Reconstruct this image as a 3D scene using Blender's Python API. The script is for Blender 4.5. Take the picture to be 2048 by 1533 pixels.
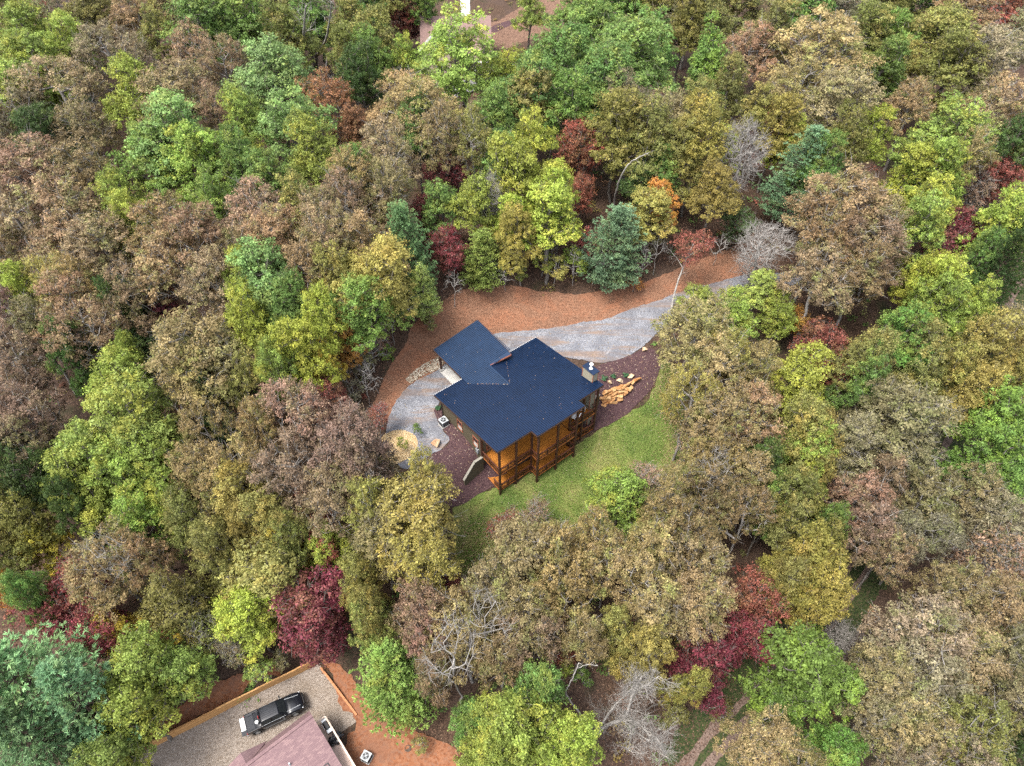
import bpy, bmesh, math, random
import numpy as np
from mathutils import Vector, Matrix
from mathutils.geometry import delaunay_2d_cdt

for o in list(bpy.data.objects):
    bpy.data.objects.remove(o, do_unlink=True)
scene = bpy.context.scene
COL = scene.collection
R = math.radians

# ------------------------------------------------------------------ camera
F_PX = 1366.0                      # focal length in pixels of the 2048 px wide photograph
PITCH = R(48.0)
CAM = np.array([0.0, 0.0, 59.94])
cam_data = bpy.data.cameras.new("camera")
cam_data.sensor_fit = 'HORIZONTAL'
cam_data.sensor_width = 36.0
cam_data.lens = 36.0 * F_PX / 2048.0
cam_data.clip_start = 0.5
cam_data.clip_end = 8000.0
cam = bpy.data.objects.new("camera", cam_data)
COL.objects.link(cam)
cam.location = CAM
cam.rotation_euler = (math.pi / 2 - PITCH, 0, 0)
scene.camera = cam

# ------------------------------------------------------------------ sky, sun, exposure
SUN_EL, SUN_AZ = R(66), R(-125)     # azimuth measured from +Y towards +X
world = bpy.data.worlds.new("World")
scene.world = world
world.use_nodes = True
wn = world.node_tree
sky = wn.nodes.new('ShaderNodeTexSky')
sky.sky_type = 'NISHITA'
sky.sun_disc = False
sky.sun_elevation = SUN_EL
sky.sun_rotation = SUN_AZ
sky.air_density = 1.0
sky.dust_density = 4.0
sky.ozone_density = 0.6
bg = wn.nodes['Background']
bg.inputs['Strength'].default_value = 0.15
hs = wn.nodes.new('ShaderNodeHueSaturation')      # thin cloud cover greys the blue of the clear sky
hs.inputs['Saturation'].default_value = 0.45
wn.links.new(sky.outputs[0], hs.inputs['Color'])
wn.links.new(hs.outputs[0], bg.inputs['Color'])
sun_data = bpy.data.lights.new("sun", 'SUN')
sun_data.energy = 1.25
sun_data.angle = R(18)
sun_data.color = (1.0, 0.95, 0.87)
sun = bpy.data.objects.new("sun", sun_data)
COL.objects.link(sun)
sun.location = (0, 0, 120)
_sd = Vector((math.sin(SUN_AZ) * math.cos(SUN_EL), math.cos(SUN_AZ) * math.cos(SUN_EL), math.sin(SUN_EL)))
sun.rotation_euler = _sd.to_track_quat('Z', 'Y').to_euler()
scene.view_settings.view_transform = 'Standard'
scene.view_settings.look = 'None'
scene.view_settings.exposure = 1.97
scene.view_settings.gamma = 1.0
scene.render.engine = 'CYCLES'
scene.cycles.max_bounces = 6
scene.cycles.diffuse_bounces = 3
scene.cycles.glossy_bounces = 2
scene.cycles.transmission_bounces = 3
scene.cycles.transparent_max_bounces = 4
scene.cycles.caustics_reflective = False
scene.cycles.caustics_refractive = False
scene.cycles.use_denoising = False

# ------------------------------------------------------------------ survey helpers: photo point -> place
_fw = np.array([0, math.cos(PITCH), -math.sin(PITCH)])
_up = np.array([0, math.sin(PITCH), math.cos(PITCH)])
_rt = np.array([1.0, 0, 0])


def ray(px, py):
    return _fw + _rt * (px - 1024) / F_PX - _up * (py - 766.5) / F_PX


def at(px, py, z):
    r = ray(px, py)
    return CAM + r * (z - CAM[2]) / r[2]


def depth(p):
    return float((np.asarray(p) - CAM) @ _fw)


def to_px(p):
    d = np.asarray(p, float) - CAM
    return 1024 + F_PX * (d @ _rt) / (d @ _fw), 766.5 - F_PX * (d @ _up) / (d @ _fw)


# cabin frame: u along the eaves, v from the carport towards the decks, z = 0 on the main floor
YAW = R(38.39)
HO = np.array([-1.29, 40.92, 0.0])
HU = np.array([math.cos(YAW), math.sin(YAW), 0])
HV = np.array([math.sin(YAW), -math.cos(YAW), 0])


def house_pt(u, v, z):
    return HO + u * HU + v * HV + np.array([0, 0, z])


# ------------------------------------------------------------------ terrain heights
_ctl = [  # px, py, z
    (1100, 655, -.25), (1200, 690, -.3), (1320, 620, .1), (1450, 575, .5), (1560, 520, .3), (1000, 665, -.2),
    (860, 760, -.2), (800, 850, -.35), (790, 900, -.45), (850, 890, -.4), (880, 830, -.15), (890, 860, -.15), (770, 780, .3),
    (820, 690, 1.0), (900, 620, 1.1), (1000, 600, .9), (1150, 610, .3), (1250, 580, .9), (1400, 540, 1.6),
    (1000, 545, 3.2), (1200, 530, 2.6), (900, 560, 2.8), (760, 700, 1.6), (700, 740, 1.2), (760, 640, 3.0), (1060, 450, 4.0),
    (1290, 700, -.5), (1240, 735, -.55), (1200, 760, -.4), (1320, 740, -1.2),
    (1210, 850, -3.1), (1270, 820, -2.6), (1188, 860, -3.3), (1149, 911, -4.0), (1111, 937, -4.05), (1074, 962, -4.0),
    (1000, 986, -3.5), (1030, 965, -3.7), (950, 900, -.3), (915, 880, -.15), (900, 940, -1.1), (925, 950, -2.0), (930, 975, -3.55), (970, 960, -3.3),
    (895, 1000, -2.2), (920, 1015, -3.9), (910, 1080, -5.8), (1000, 1080, -6.3), (1100, 1030, -5.9), (1200, 960, -5.3), (1300, 880, -4.4), (1360, 780, -3.0),
    (1300, 1000, -6.6), (1420, 900, -5.2), (1100, 1150, -8.4), (850, 1100, -5.6), (700, 1000, -3.6), (640, 900, -1.6),
    (1500, 700, -1.8), (1650, 600, -2.0), (1800, 500, -2.5), (1900, 850, -9), (1720, 1130, -12), (1800, 1010, -11), (1430, 1480, -14), (1600, 1300, -13.2), (2030, 560, -5), (1960, 700, -7),
    (1650, 850, -6.5), (1500, 1050, -8.8), (2000, 1250, -15), (1900, 1480, -16), (1650, 1500, -14.8),
    (1024, 1320, -12.6), (1100, 1500, -14.2), (850, 1400, -13.4), (760, 1330, -12.8),
    (540, 1425, -14), (300, 1510, -14), (640, 1350, -14), (700, 1440, -14), (600, 1520, -14.2), (440, 1450, -14), (740, 1510, -14),
    (430, 1365, -12.3), (540, 1320, -12.2), (330, 1430, -12.6), (230, 1490, -13), (640, 1280, -12.0),
    (500, 1150, -10), (300, 1150, -10.5), (100, 1200, -11.5), (60, 1400, -13.5), (300, 950, -7), (100, 900, -7), (480, 850, -4), (500, 700, -1), (300, 650, -2.5), (80, 600, -3),
    (600, 500, 2), (300, 400, 1.5), (80, 300, 1), (500, 250, 3), (800, 400, 4), (1300, 350, 3.5), (1600, 300, 1), (1900, 250, -2), (900, 200, .4), (830, 240, 1.0), (920, 150, .0), (860, 130, 0), (980, 130, 0), (1060, 40, 1.5), (300, 60, 5), (1500, 80, 3), (1950, 60, 0), (60, 60, 4),
]
_cp = np.array([at(a, b, c) for a, b, c in _ctl])


def _tps_fit(P, lam=0.6):
    n = len(P)
    xy = P[:, :2] / 50.0
    d = np.linalg.norm(xy[:, None] - xy[None], axis=2)
    K = np.where(d > 0, d * d * np.log(d + 1e-12), 0) + np.eye(n) * lam * 1e-3
    Q = np.c_[np.ones(n), xy]
    A = np.block([[K, Q], [Q.T, np.zeros((3, 3))]])
    return np.linalg.solve(A, np.r_[P[:, 2], 0, 0, 0]), xy


_w, _cxy = _tps_fit(_cp)


def _tps(x, y):
    x = np.clip(x, -115, 115) / 50.0
    y = np.clip(y, 10, 185) / 50.0
    out = np.full(np.shape(x), _w[-3]) + _w[-2] * x + _w[-1] * y
    for i, (a, b) in enumerate(_cxy):
        d2 = (x - a) ** 2 + (y - b) ** 2
        out = out + _w[i] * 0.5 * d2 * np.log(d2 + 1e-12)
    return out


GX = np.concatenate([[-3500, -1500, -700, -400, -280, -220, -180, -160], np.arange(-150, 151, 1.0), [160, 180, 220, 280, 400, 700, 1500, 3500]])
GY = np.concatenate([[-3500, -1500, -700, -300, -150, -80, -50, -30, -20], np.arange(-12, 231, 1.0), [240, 260, 300, 360, 480, 800, 1600, 3500]])
_gx, _gy = np.meshgrid(GX, GY, indexing='ij')
GZ = _tps(_gx, _gy) + 0.10 * np.sin(_gx * .9 + 1.3 * np.sin(_gy * .37)) * np.sin(_gy * .8) * (np.hypot(_gx, _gy - 52) > 30)


def ground(x, y):
    i = int(np.clip(np.searchsorted(GX, x) - 1, 0, len(GX) - 2))
    j = int(np.clip(np.searchsorted(GY, y) - 1, 0, len(GY) - 2))
    s = (x - GX[i]) / (GX[i + 1] - GX[i])
    t = (y - GY[j]) / (GY[j + 1] - GY[j])
    return float((GZ[i, j] * (1 - s) + GZ[i + 1, j] * s) * (1 - t) + (GZ[i, j + 1] * (1 - s) + GZ[i + 1, j + 1] * s) * t)


def on_ground(px, py, dz=0.0):
    """where the sight line of a photo point meets the terrain (raised by dz)"""
    z = -4.0
    for _ in range(60):
        p = at(px, py, z)
        e = ground(p[0], p[1]) + dz - z
        z = z + 0.6 * e
        if abs(e) < 2e-3:
            break
    return at(px, py, z)


# ------------------------------------------------------------------ mesh and object helpers
class MB:
    """collects simple solids and builds them as one mesh object"""

    def __init__(self):
        self.v, self.f = [], []

    def add(self, verts, faces):
        n = len(self.v)
        self.v += [tuple(map(float, p)) for p in verts]
        self.f += [tuple(i + n for i in f) for f in faces]
        return self

    def box(self, x0, x1, y0, y1, z0, z1):
        x0, x1 = min(x0, x1), max(x0, x1)
        y0, y1 = min(y0, y1), max(y0, y1)
        return self.add([(x0, y0, z0), (x1, y0, z0), (x1, y1, z0), (x0, y1, z0), (x0, y0, z1), (x1, y0, z1), (x1, y1, z1), (x0, y1, z1)],
                        [(0, 3, 2, 1), (4, 5, 6, 7), (0, 1, 5, 4), (1, 2, 6, 5), (2, 3, 7, 6), (3, 0, 4, 7)])

    def slab(self, poly, thick):
        """solid under a 3D polygon (counter-clockwise seen from above), thickness downwards"""
        n = len(poly)
        vs = [tuple(p) for p in poly] + [(p[0], p[1], p[2] - thick) for p in poly]
        fs = [tuple(range(n)), tuple(range(2 * n - 1, n - 1, -1))]
        fs += [(i, i + n, (i + 1) % n + n, (i + 1) % n) for i in range(n)]
        return self.add(vs, fs)

    def prism(self, prof, axis, a, b):
        """profile of 2D points pulled along an axis ('x','y','z') from a to b"""
        n = len(prof)

        def p3(q, t):
            return {'x': (t, q[0], q[1]), 'y': (q[0], t, q[1]), 'z': (q[0], q[1], t)}[axis]
        vs = [p3(q, a) for q in prof] + [p3(q, b) for q in prof]
        return self.add(vs, [tuple(range(n)), tuple(range(2 * n - 1, n - 1, -1))] + [(i, (i + 1) % n, (i + 1) % n + n, i + n) for i in range(n)])

    def beam(self, p, q, w, h):
        """rectangular bar from p to q; h measured vertically-ish"""
        p, q = Vector(p), Vector(q)
        d = (q - p).normalized()
        up = Vector((0, 0, 1)) if abs(d.z) < .95 else Vector((0, 1, 0))
        s = d.cross(up).normalized() * (w / 2)
        t = s.cross(d).normalized() * (h / 2)
        vs = [p - s - t, p + s - t, p + s + t, p - s + t, q - s - t, q + s - t, q + s + t, q - s + t]
        return self.add(vs, [(0, 1, 2, 3), (7, 6, 5, 4), (0, 4, 5, 1), (1, 5, 6, 2), (2, 6, 7, 3), (3, 7, 4, 0)])

    def tube(self, pts, rad, n=8, cap=True):
        pts = [Vector(p) for p in pts]
        if not hasattr(rad, '__len__'):
            rad = [rad] * len(pts)
        rings = []
        for i, p in enumerate(pts):
            d = (pts[min(i + 1, len(pts) - 1)] - pts[max(i - 1, 0)]).normalized()
            s = d.cross(Vector((0, 0, 1)))
            if s.length < 1e-3:
                s = Vector((1, 0, 0))
            s.normalize()
            t = d.cross(s)
            rings.append([p + (s * math.cos(2 * math.pi * k / n) + t * math.sin(2 * math.pi * k / n)) * rad[i] for k in range(n)])
        vs = [q for r in rings for q in r]
        fs = [(i * n + k, i * n + (k + 1) % n, (i + 1) * n + (k + 1) % n, (i + 1) * n + k) for i in range(len(pts) - 1) for k in range(n)]
        if cap:
            fs += [tuple(range(n - 1, -1, -1)), tuple((len(pts) - 1) * n + k for k in range(n))]
        return self.add(vs, fs)

    def lathe(self, prof, n=20, c=(0, 0, 0)):
        vs = [(c[0] + r * math.cos(2 * math.pi * k / n), c[1] + r * math.sin(2 * math.pi * k / n), c[2] + z) for r, z in prof for k in range(n)]
        fs = [(i * n + k, i * n + (k + 1) % n, (i + 1) * n + (k + 1) % n, (i + 1) * n + k) for i in range(len(prof) - 1) for k in range(n)]
        fs += [tuple(range(n - 1, -1, -1)), tuple((len(prof) - 1) * n + k for k in range(n))]
        return self.add(vs, fs)

    def build(self, name, mat, parent=None, smooth=False, bevel=0.0, seg=2):
        me = bpy.data.meshes.new(name)
        me.from_pydata(self.v, [], self.f)
        bm = bmesh.new()
        bm.from_mesh(me)
        bmesh.ops.recalc_face_normals(bm, faces=bm.faces)
        if bevel:
            bmesh.ops.bevel(bm, geom=[e for e in bm.edges], offset=bevel, segments=seg, affect='EDGES', profile=0.6, clamp_overlap=True)
        bm.to_mesh(me)
        bm.free()
        if smooth:
            me.polygons.foreach_set('use_smooth', [True] * len(me.polygons))
        o = bpy.data.objects.new(name, me)
        COL.objects.link(o)
        if mat:
            me.materials.append(mat)
        o.parent = parent
        return o


def np_mesh(name, verts, quads, mat=None, attrs=None, tris=False):
    me = bpy.data.meshes.new(name)
    k = quads.shape[1]
    nv, nf = len(verts), len(quads)
    me.vertices.add(nv)
    me.vertices.foreach_set('co', np.ascontiguousarray(verts, np.float32).ravel())
    me.loops.add(nf * k)
    me.loops.foreach_set('vertex_index', np.ascontiguousarray(quads, np.int32).ravel())
    me.polygons.add(nf)
    me.polygons.foreach_set('loop_start', np.arange(0, nf * k, k, dtype=np.int32))
    me.update(calc_edges=True)
    for nm, arr in (attrs or {}).items():
        a = me.attributes.new(nm, 'FLOAT', 'FACE')
        a.data.foreach_set('value', np.ascontiguousarray(arr, np.float32))
    if mat:
        me.materials.append(mat)
    return me


def obj(name, me, parent=None, **props):
    o = bpy.data.objects.new(name, me)
    COL.objects.link(o)
    o.parent = parent
    for k, v in props.items():
        o[k] = v
    return o


def thing(name, label, cat, loc=(0, 0, 0), rz=0.0, group=None):
    o = bpy.data.objects.new(name, None)
    COL.objects.link(o)
    o.empty_display_size = .3
    o.location = tuple(float(c) for c in loc)
    o.rotation_euler = (0, 0, rz)
    tag(o, label, cat, group)
    return o


def tag(o, label, cat, group=None):
    o['label'] = label
    o['category'] = cat
    if group:
        o['group'] = group
    return o


# ------------------------------------------------------------------ material helpers
def new_mat(name, rough=.8, spec=.25, metal=0.0):
    m = bpy.data.materials.new(name)
    m.use_nodes = True
    nt = m.node_tree
    b = nt.nodes['Principled BSDF']
    b.inputs['Roughness'].default_value = rough
    b.inputs['Specular IOR Level'].default_value = spec
    b.inputs['Metallic'].default_value = metal
    return m, nt, b


def N(nt, t, **kw):
    n = nt.nodes.new(t)
    for k, v in kw.items():
        if k.startswith('i_'):
            n.inputs[k[2:].replace('_', ' ')].default_value = v
        else:
            setattr(n, k, v)
    return n


def mixc(nt, fac, a, b, blend='MIX'):
    n = nt.nodes.new('ShaderNodeMix')
    n.data_type = 'RGBA'
    n.blend_type = blend
    for idx, val in ((0, fac), (6, a), (7, b)):
        if hasattr(val, 'is_linked') or hasattr(val, 'links'):
            nt.links.new(val, n.inputs[idx])
        else:
            n.inputs[idx].default_value = val if idx == 0 else (tuple(val) + (1,) if len(val) == 3 else val)
    return n.outputs[2]


def ramp(nt, src, stops):
    n = nt.nodes.new('ShaderNodeValToRGB')
    els = n.color_ramp.elements
    while len(els) < len(stops):
        els.new(.5)
    for e, (p, c) in zip(els, stops):
        e.position = p
        e.color = tuple(c) + (1,) if len(c) == 3 else c
    nt.links.new(src, n.inputs[0])
    return n.outputs[0]


def noise(nt, scale, detail=4.0, rough=.6, vec=None, dist=0.0):
    n = N(nt, 'ShaderNodeTexNoise')
    n.inputs['Scale'].default_value = scale
    n.inputs['Detail'].default_value = detail
    n.inputs['Roughness'].default_value = rough
    n.inputs['Distortion'].default_value = dist
    if vec is not None:
        nt.links.new(vec, n.inputs['Vector'])
    return n.outputs['Fac']


def voro(nt, scale, vec=None, out='Color', rnd=1.0):
    n = N(nt, 'ShaderNodeTexVoronoi')
    n.inputs['Scale'].default_value = scale
    n.inputs['Randomness'].default_value = rnd
    if vec is not None:
        nt.links.new(vec, n.inputs['Vector'])
    return n.outputs[out]


def pos(nt):
    return N(nt, 'ShaderNodeNewGeometry').outputs['Position']


def objco(nt):
    return N(nt, 'ShaderNodeTexCoord').outputs['Object']


def bump(nt, b, h, strength=.4, dist=.05):
    n = N(nt, 'ShaderNodeBump')
    n.inputs['Strength'].default_value = strength
    n.inputs['Distance'].default_value = dist
    nt.links.new(h, n.inputs['Height'])
    nt.links.new(n.outputs[0], b.inputs['Normal'])


def plain(name, col, rough=.7, spec=.25, metal=0.0, var=.18, scale=6.0):
    """one colour with soft grain and wear"""
    m, nt, b = new_mat(name, rough, spec, metal)
    c0 = tuple(c * (1 - var) for c in col)
    c1 = tuple(min(1, c * (1 + var)) for c in col)
    n = noise(nt, scale, 5, .65, objco(nt))
    nt.links.new(ramp(nt, n, [(.3, c0), (.7, c1)]), b.inputs['Base Color'])
    return m


def speckle(name, cols, scale, patch=None, patch_scale=.4, rough=.95, bmp=.6, dark=None):
    """loose pieces (gravel, mulch, litter): one colour per cell, with larger patches of another mix"""
    m, nt, b = new_mat(name, rough, .1)
    p = pos(nt)
    cell = N(nt, 'ShaderNodeSeparateColor')
    v = N(nt, 'ShaderNodeTexVoronoi')
    v.inputs['Scale'].default_value = scale
    nt.links.new(p, v.inputs['Vector'])
    nt.links.new(v.outputs['Color'], cell.inputs[0])
    k = len(cols)
    c = ramp(nt, cell.outputs[0], [(i / max(1, k - 1), cols[i]) for i in range(k)])
    if patch:
        f = noise(nt, patch_scale, 5, .6, p, .6)
        fr = ramp(nt, f, [(patch[1], (0, 0, 0)), (patch[2], (1, 1, 1))])
        c = mixc(nt, fr, c, mixc(nt, .45, c, patch[0]) if len(patch) < 4 else mixc(nt, patch[3], c, patch[0]))
    if dark:
        f2 = noise(nt, dark[1], 4, .6, p)
        c = mixc(nt, ramp(nt, f2, [(dark[2], (0, 0, 0)), (dark[2] + .12, (1, 1, 1))]), c, dark[0])
    nt.links.new(c, b.inputs['Base Color'])
    if bmp:
        bump(nt, b, v.outputs['Distance'], bmp, .04)
    return m

# ------------------------------------------------------------------ ground materials
M_LITTER = speckle('leaf_litter', [(.020, .013, .009), (.040, .025, .017), (.062, .039, .026), (.10, .064, .043)], 9, ((.05, .035, .03), .42, .62), .25, dark=((.02, .028, .012), .12, .58))
M_STRAW = speckle('straw_bank', [(.10, .052, .033), (.15, .078, .048), (.17, .09, .056), (.20, .112, .072)], 9, ((.26, .10, .05), .45, .68), .35)
M_GRAVEL2 = speckle('tan_gravel', [(.09, .07, .055), (.16, .13, .105), (.20, .168, .142), (.26, .23, .20)], 17, ((.11, .08, .05), .42, .7, .7), .16)
M_MULCH = speckle('dark_mulch', [(.028, .016, .018), (.05, .028, .031), (.065, .038, .040), (.08, .048, .048)], 14)
M_CLAY = speckle('red_clay', [(.125, .048, .023), (.18, .074, .037), (.20, .092, .05), (.15, .078, .05)], 5, ((.14, .07, .045), .45, .66, .75), .35)
M_LANE = speckle('dirt_track', [(.05, .034, .027), (.11, .077, .06), (.15, .108, .088), (.09, .062, .05)], 8)
M_ASPHALT = plain('asphalt', (.13, .125, .135), .9, .2, scale=.8)
def gravel_mat():
    """fine crushed stone, with clay worked up in streaks along the way cars drive"""
    m, nt, b = new_mat('grey_gravel', .95, .1)
    p = pos(nt)
    v = N(nt, 'ShaderNodeTexVoronoi')
    v.inputs['Scale'].default_value = 13
    nt.links.new(p, v.inputs['Vector'])
    sc = N(nt, 'ShaderNodeSeparateColor')
    nt.links.new(v.outputs['Color'], sc.inputs[0])
    c = ramp(nt, sc.outputs[0], [(0, (.075, .078, .088)), (.5, (.15, .153, .168)), (1, (.235, .24, .26))])
    mp = N(nt, 'ShaderNodeMapping')
    mp.inputs['Rotation'].default_value = (0, 0, R(-33))
    mp.inputs['Scale'].default_value = (.10, .75, 1)
    nt.links.new(p, mp.inputs[0])
    f = noise(nt, 1.0, 6, .65, mp.outputs[0], .6)
    c = mixc(nt, ramp(nt, f, [(.48, (0, 0, 0)), (.60, (.75, .75, .75))]), c, (.17, .115, .08))
    f2 = noise(nt, .45, 5, .6, p, .5)
    c = mixc(nt, ramp(nt, f2, [(.40, (.55, .55, .55)), (.6, (0, 0, 0))]), c, (.085, .088, .102))
    c = mixc(nt, ramp(nt, noise(nt, .9, 5, .6, p), [(.6, (0, 0, 0)), (.75, (.6, .6, .6))]), c, (.27, .275, .29))
    nt.links.new(c, b.inputs['Base Color'])
    bump(nt, b, v.outputs['Distance'], .5, .03)
    return m


M_GRAVEL = gravel_mat()
M_CONCRETE = plain('concrete', (.36, .35, .33), .85, .2, scale=1.6)


def lawn_mat():
    m, nt, b = new_mat('lawn_grass', .9, .1)
    p = pos(nt)
    n1 = noise(nt, .22, 6, .68, p, .5)
    c = ramp(nt, n1, [(.36, (.038, .08, .012)), (.5, (.078, .118, .022)), (.62, (.15, .155, .05))])
    n2 = noise(nt, 9, 3, .7, p)
    c = mixc(nt, ramp(nt, n2, [(.35, (0, 0, 0)), (.7, (1, 1, 1))]), c, mixc(nt, .5, c, (.20, .21, .08)))
    nt.links.new(c, b.inputs['Base Color'])
    bump(nt, b, n2, .8, .06)
    return m


M_LAWN = lawn_mat()

# ------------------------------------------------------------------ the ground sheet
_idx = np.arange(len(GX) * len(GY)).reshape(len(GX), len(GY))
_q = np.stack([_idx[:-1, :-1], _idx[1:, :-1], _idx[1:, 1:], _idx[:-1, 1:]], -1).reshape(-1, 4)
_gm = np_mesh('forest_floor', np.stack([_gx, _gy, GZ], -1).reshape(-1, 3), _q, M_LITTER)
_gm.polygons.foreach_set('use_smooth', [True] * len(_gm.polygons))
obj('ground', _gm, kind='structure', label='forest floor covered with brown fallen leaves under the trees')


def smooth_poly(pts, n=4):
    """closed Catmull-Rom through the survey points, with a slightly ragged edge"""
    pts = np.array(pts, float)
    m = len(pts)
    out = []
    for i in range(m):
        a, b, c, d = pts[(i - 1) % m], pts[i], pts[(i + 1) % m], pts[(i + 2) % m]
        for k in range(n):
            t = k / n
            out.append(.5 * (2 * b + (c - a) * t + (2 * a - 5 * b + 4 * c - d) * t * t + (3 * b - a - 3 * c + d) * t ** 3))
    return np.array(out)


def inside(poly, x, y):
    r = np.zeros(np.shape(x), bool)
    n = len(poly)
    j = n - 1
    for i in range(n):
        xi, yi = poly[i]
        xj, yj = poly[j]
        with np.errstate(divide='ignore', invalid='ignore'):
            r ^= ((yi > y) != (yj > y)) & (x < (xj - xi) * (y - yi) / (yj - yi + 1e-12) + xi)
        j = i
    return r


def drape(name, outline, mat, lift, step=.8, rag=.12, seed=0, smooth=4, world=False, label=None):
    """a sheet cut to an outline and laid on the terrain"""
    rng = np.random.default_rng(seed + 77)
    xy = np.array(outline, float) if world else np.array([on_ground(a, b)[:2] for a, b in outline])
    xy = smooth_poly(xy, smooth) if smooth else xy
    # resample finely and roughen the border
    fine = []
    for i in range(len(xy)):
        a, b = xy[i], xy[(i + 1) % len(xy)]
        k = max(1, int(np.linalg.norm(b - a) / .35))
        for t in range(k):
            fine.append(a + (b - a) * t / k)
    fine = np.array(fine)
    wob = rng.normal(0, 1, fine.shape)
    wob = sum(np.roll(wob, k, 0) for k in range(-3, 4)) / 7 ** .5
    fine = fine + wob * rag * .9 + rng.normal(0, rag * .3, fine.shape)
    x0, y0 = fine.min(0)
    x1, y1 = fine.max(0)
    gx, gy = np.meshgrid(np.arange(x0, x1, step), np.arange(y0, y1, step), indexing='ij')
    gx = gx.ravel() + rng.uniform(-.2, .2, gx.size) * step
    gy = gy.ravel() + rng.uniform(-.2, .2, gy.size) * step
    ok = inside(fine, gx, gy)
    ptsin = [Vector(p) for p in fine] + [Vector((a, b)) for a, b in zip(gx[ok], gy[ok])]
    res = delaunay_2d_cdt(ptsin, [(i, (i + 1) % len(fine)) for i in range(len(fine))], [], 1, 1e-4)
    vs = [(v.x, v.y, ground(v.x, v.y) + lift) for v in res[0]]
    me = bpy.data.meshes.new(name)
    me.from_pydata(vs, [], [list(reversed(f)) if False else list(f) for f in res[2]])
    me.materials.append(mat)
    me.polygons.foreach_set('use_smooth', [True] * len(me.polygons))
    o = obj(name, me, kind='structure')
    if label:
        o['label'] = label
    return o, fine


_straw, STRAW = drape('straw_bank', [(738, 830), (752, 790), (775, 745), (800, 705), (838, 640), (880, 605), (930, 580), (990, 572), (1060, 580), (1130, 588), (1190, 582), (1250, 575), (1320, 552), (1380, 530), (1430, 508), (1490, 488), (1530, 500), (1520, 545), (1470, 575), (1380, 605), (1300, 660), (1200, 690), (1050, 690), (960, 680), (880, 742), (800, 800), (770, 850)], M_STRAW, .05, step=.6, seed=1, label='clay bank spread with rust coloured straw behind the carport')
_gr, GRAVEL = drape('gravel_driveway', [(1600, 545), (1530, 549), (1480, 555), (1400, 574), (1300, 607), (1210, 640), (1120, 655), (1040, 664), (985, 668), (940, 690), (900, 722), (872, 742), (835, 762), (805, 785), (782, 815), (772, 850), (776, 890), (790, 925), (815, 940), (850, 918), (880, 902), (901, 880), (885, 858), (880, 800), (930, 770), (1030, 730), (1130, 715), (1195, 728), (1240, 718), (1290, 694), (1330, 655), (1390, 618), (1450, 592), (1520, 575), (1600, 570)], M_GRAVEL, .09, step=.6, seed=2, rag=.1, label='grey gravel driveway curving around the cabin')
_lw, LAWN = drape('lawn', [(1000, 972), (950, 990), (917, 1012), (905, 1045), (908, 1100), (920, 1160), (980, 1190), (1080, 1170), (1180, 1130), (1280, 1110), (1370, 1050), (1420, 960), (1420, 860), (1390, 780), (1350, 735), (1322, 720), (1312, 770), (1275, 818), (1230, 845), (1190, 862), (1150, 895), (1080, 930)], M_LAWN, .06, step=.6, seed=3, rag=.18, label='patchy green lawn sloping down from the decks')
_m1, MULCH_A = drape('mulch_bed', [(1185, 745), (1200, 732), (1245, 718), (1287, 700), (1309, 702), (1323, 725), (1315, 755), (1295, 788), (1262, 824), (1225, 848), (1190, 864), (1172, 868), (1165, 845), (1170, 800)], M_MULCH, .12, seed=4, rag=.06, step=.6, label='dark mulch bed around the boulder wall')
_m2, MULCH_B = drape('mulch_bed', [(868, 822), (876, 811), (900, 815), (940, 850), (985, 900), (1015, 950), (990, 974), (955, 990), (915, 1013), (885, 1008), (862, 975), (852, 925), (868, 908), (890, 898), (899, 880), (885, 860), (874, 840)], M_MULCH, .12, seed=5, rag=.06, step=.6, label='dark mulch bed along the taupe side wall')
_yp, PAD = drape('gravel_yard', [(200, 1540), (262, 1512), (312, 1488), (400, 1444), (480, 1402), (560, 1362), (633, 1328), (644, 1338), (670, 1375), (692, 1412), (715, 1440), (640, 1500), (600, 1600), (400, 1620), (220, 1600)], M_GRAVEL2, .07, step=.6, seed=6, smooth=2, rag=.05, label='tan gravel parking yard under the pickup')
_c1, CLAY_A = drape('clay_slope', [(640, 1318), (665, 1316), (700, 1345), (735, 1400), (770, 1430), (840, 1460), (900, 1500), (905, 1560), (740, 1590), (700, 1500), (706, 1440), (690, 1410), (660, 1360)], M_CLAY, .08, step=.5, seed=7, rag=.3, label='bare red clay slope beside the shingled house')
_c2, CLAY_B = drape('clay_slope', [(230, 1512), (250, 1480), (310, 1440), (360, 1405), (420, 1370), (470, 1352), (500, 1352), (530, 1325), (565, 1312), (560, 1340), (500, 1368), (480, 1394), (400, 1436), (310, 1480), (262, 1505)], M_CLAY, .12, step=.5, seed=8, rag=.25, label='red clay strip behind the timber retaining wall')


def strip(path, width, off=0.0):
    """outline of a band of given width along a ground path (world xy)"""
    P = np.array(path, float)
    T = np.gradient(P, axis=0)
    T /= np.linalg.norm(T, axis=1)[:, None]
    Nn = np.c_[-T[:, 1], T[:, 0]]
    a = P + Nn * (off + width / 2)
    b = P + Nn * (off - width / 2)
    return np.r_[a, b[::-1]]


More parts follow.
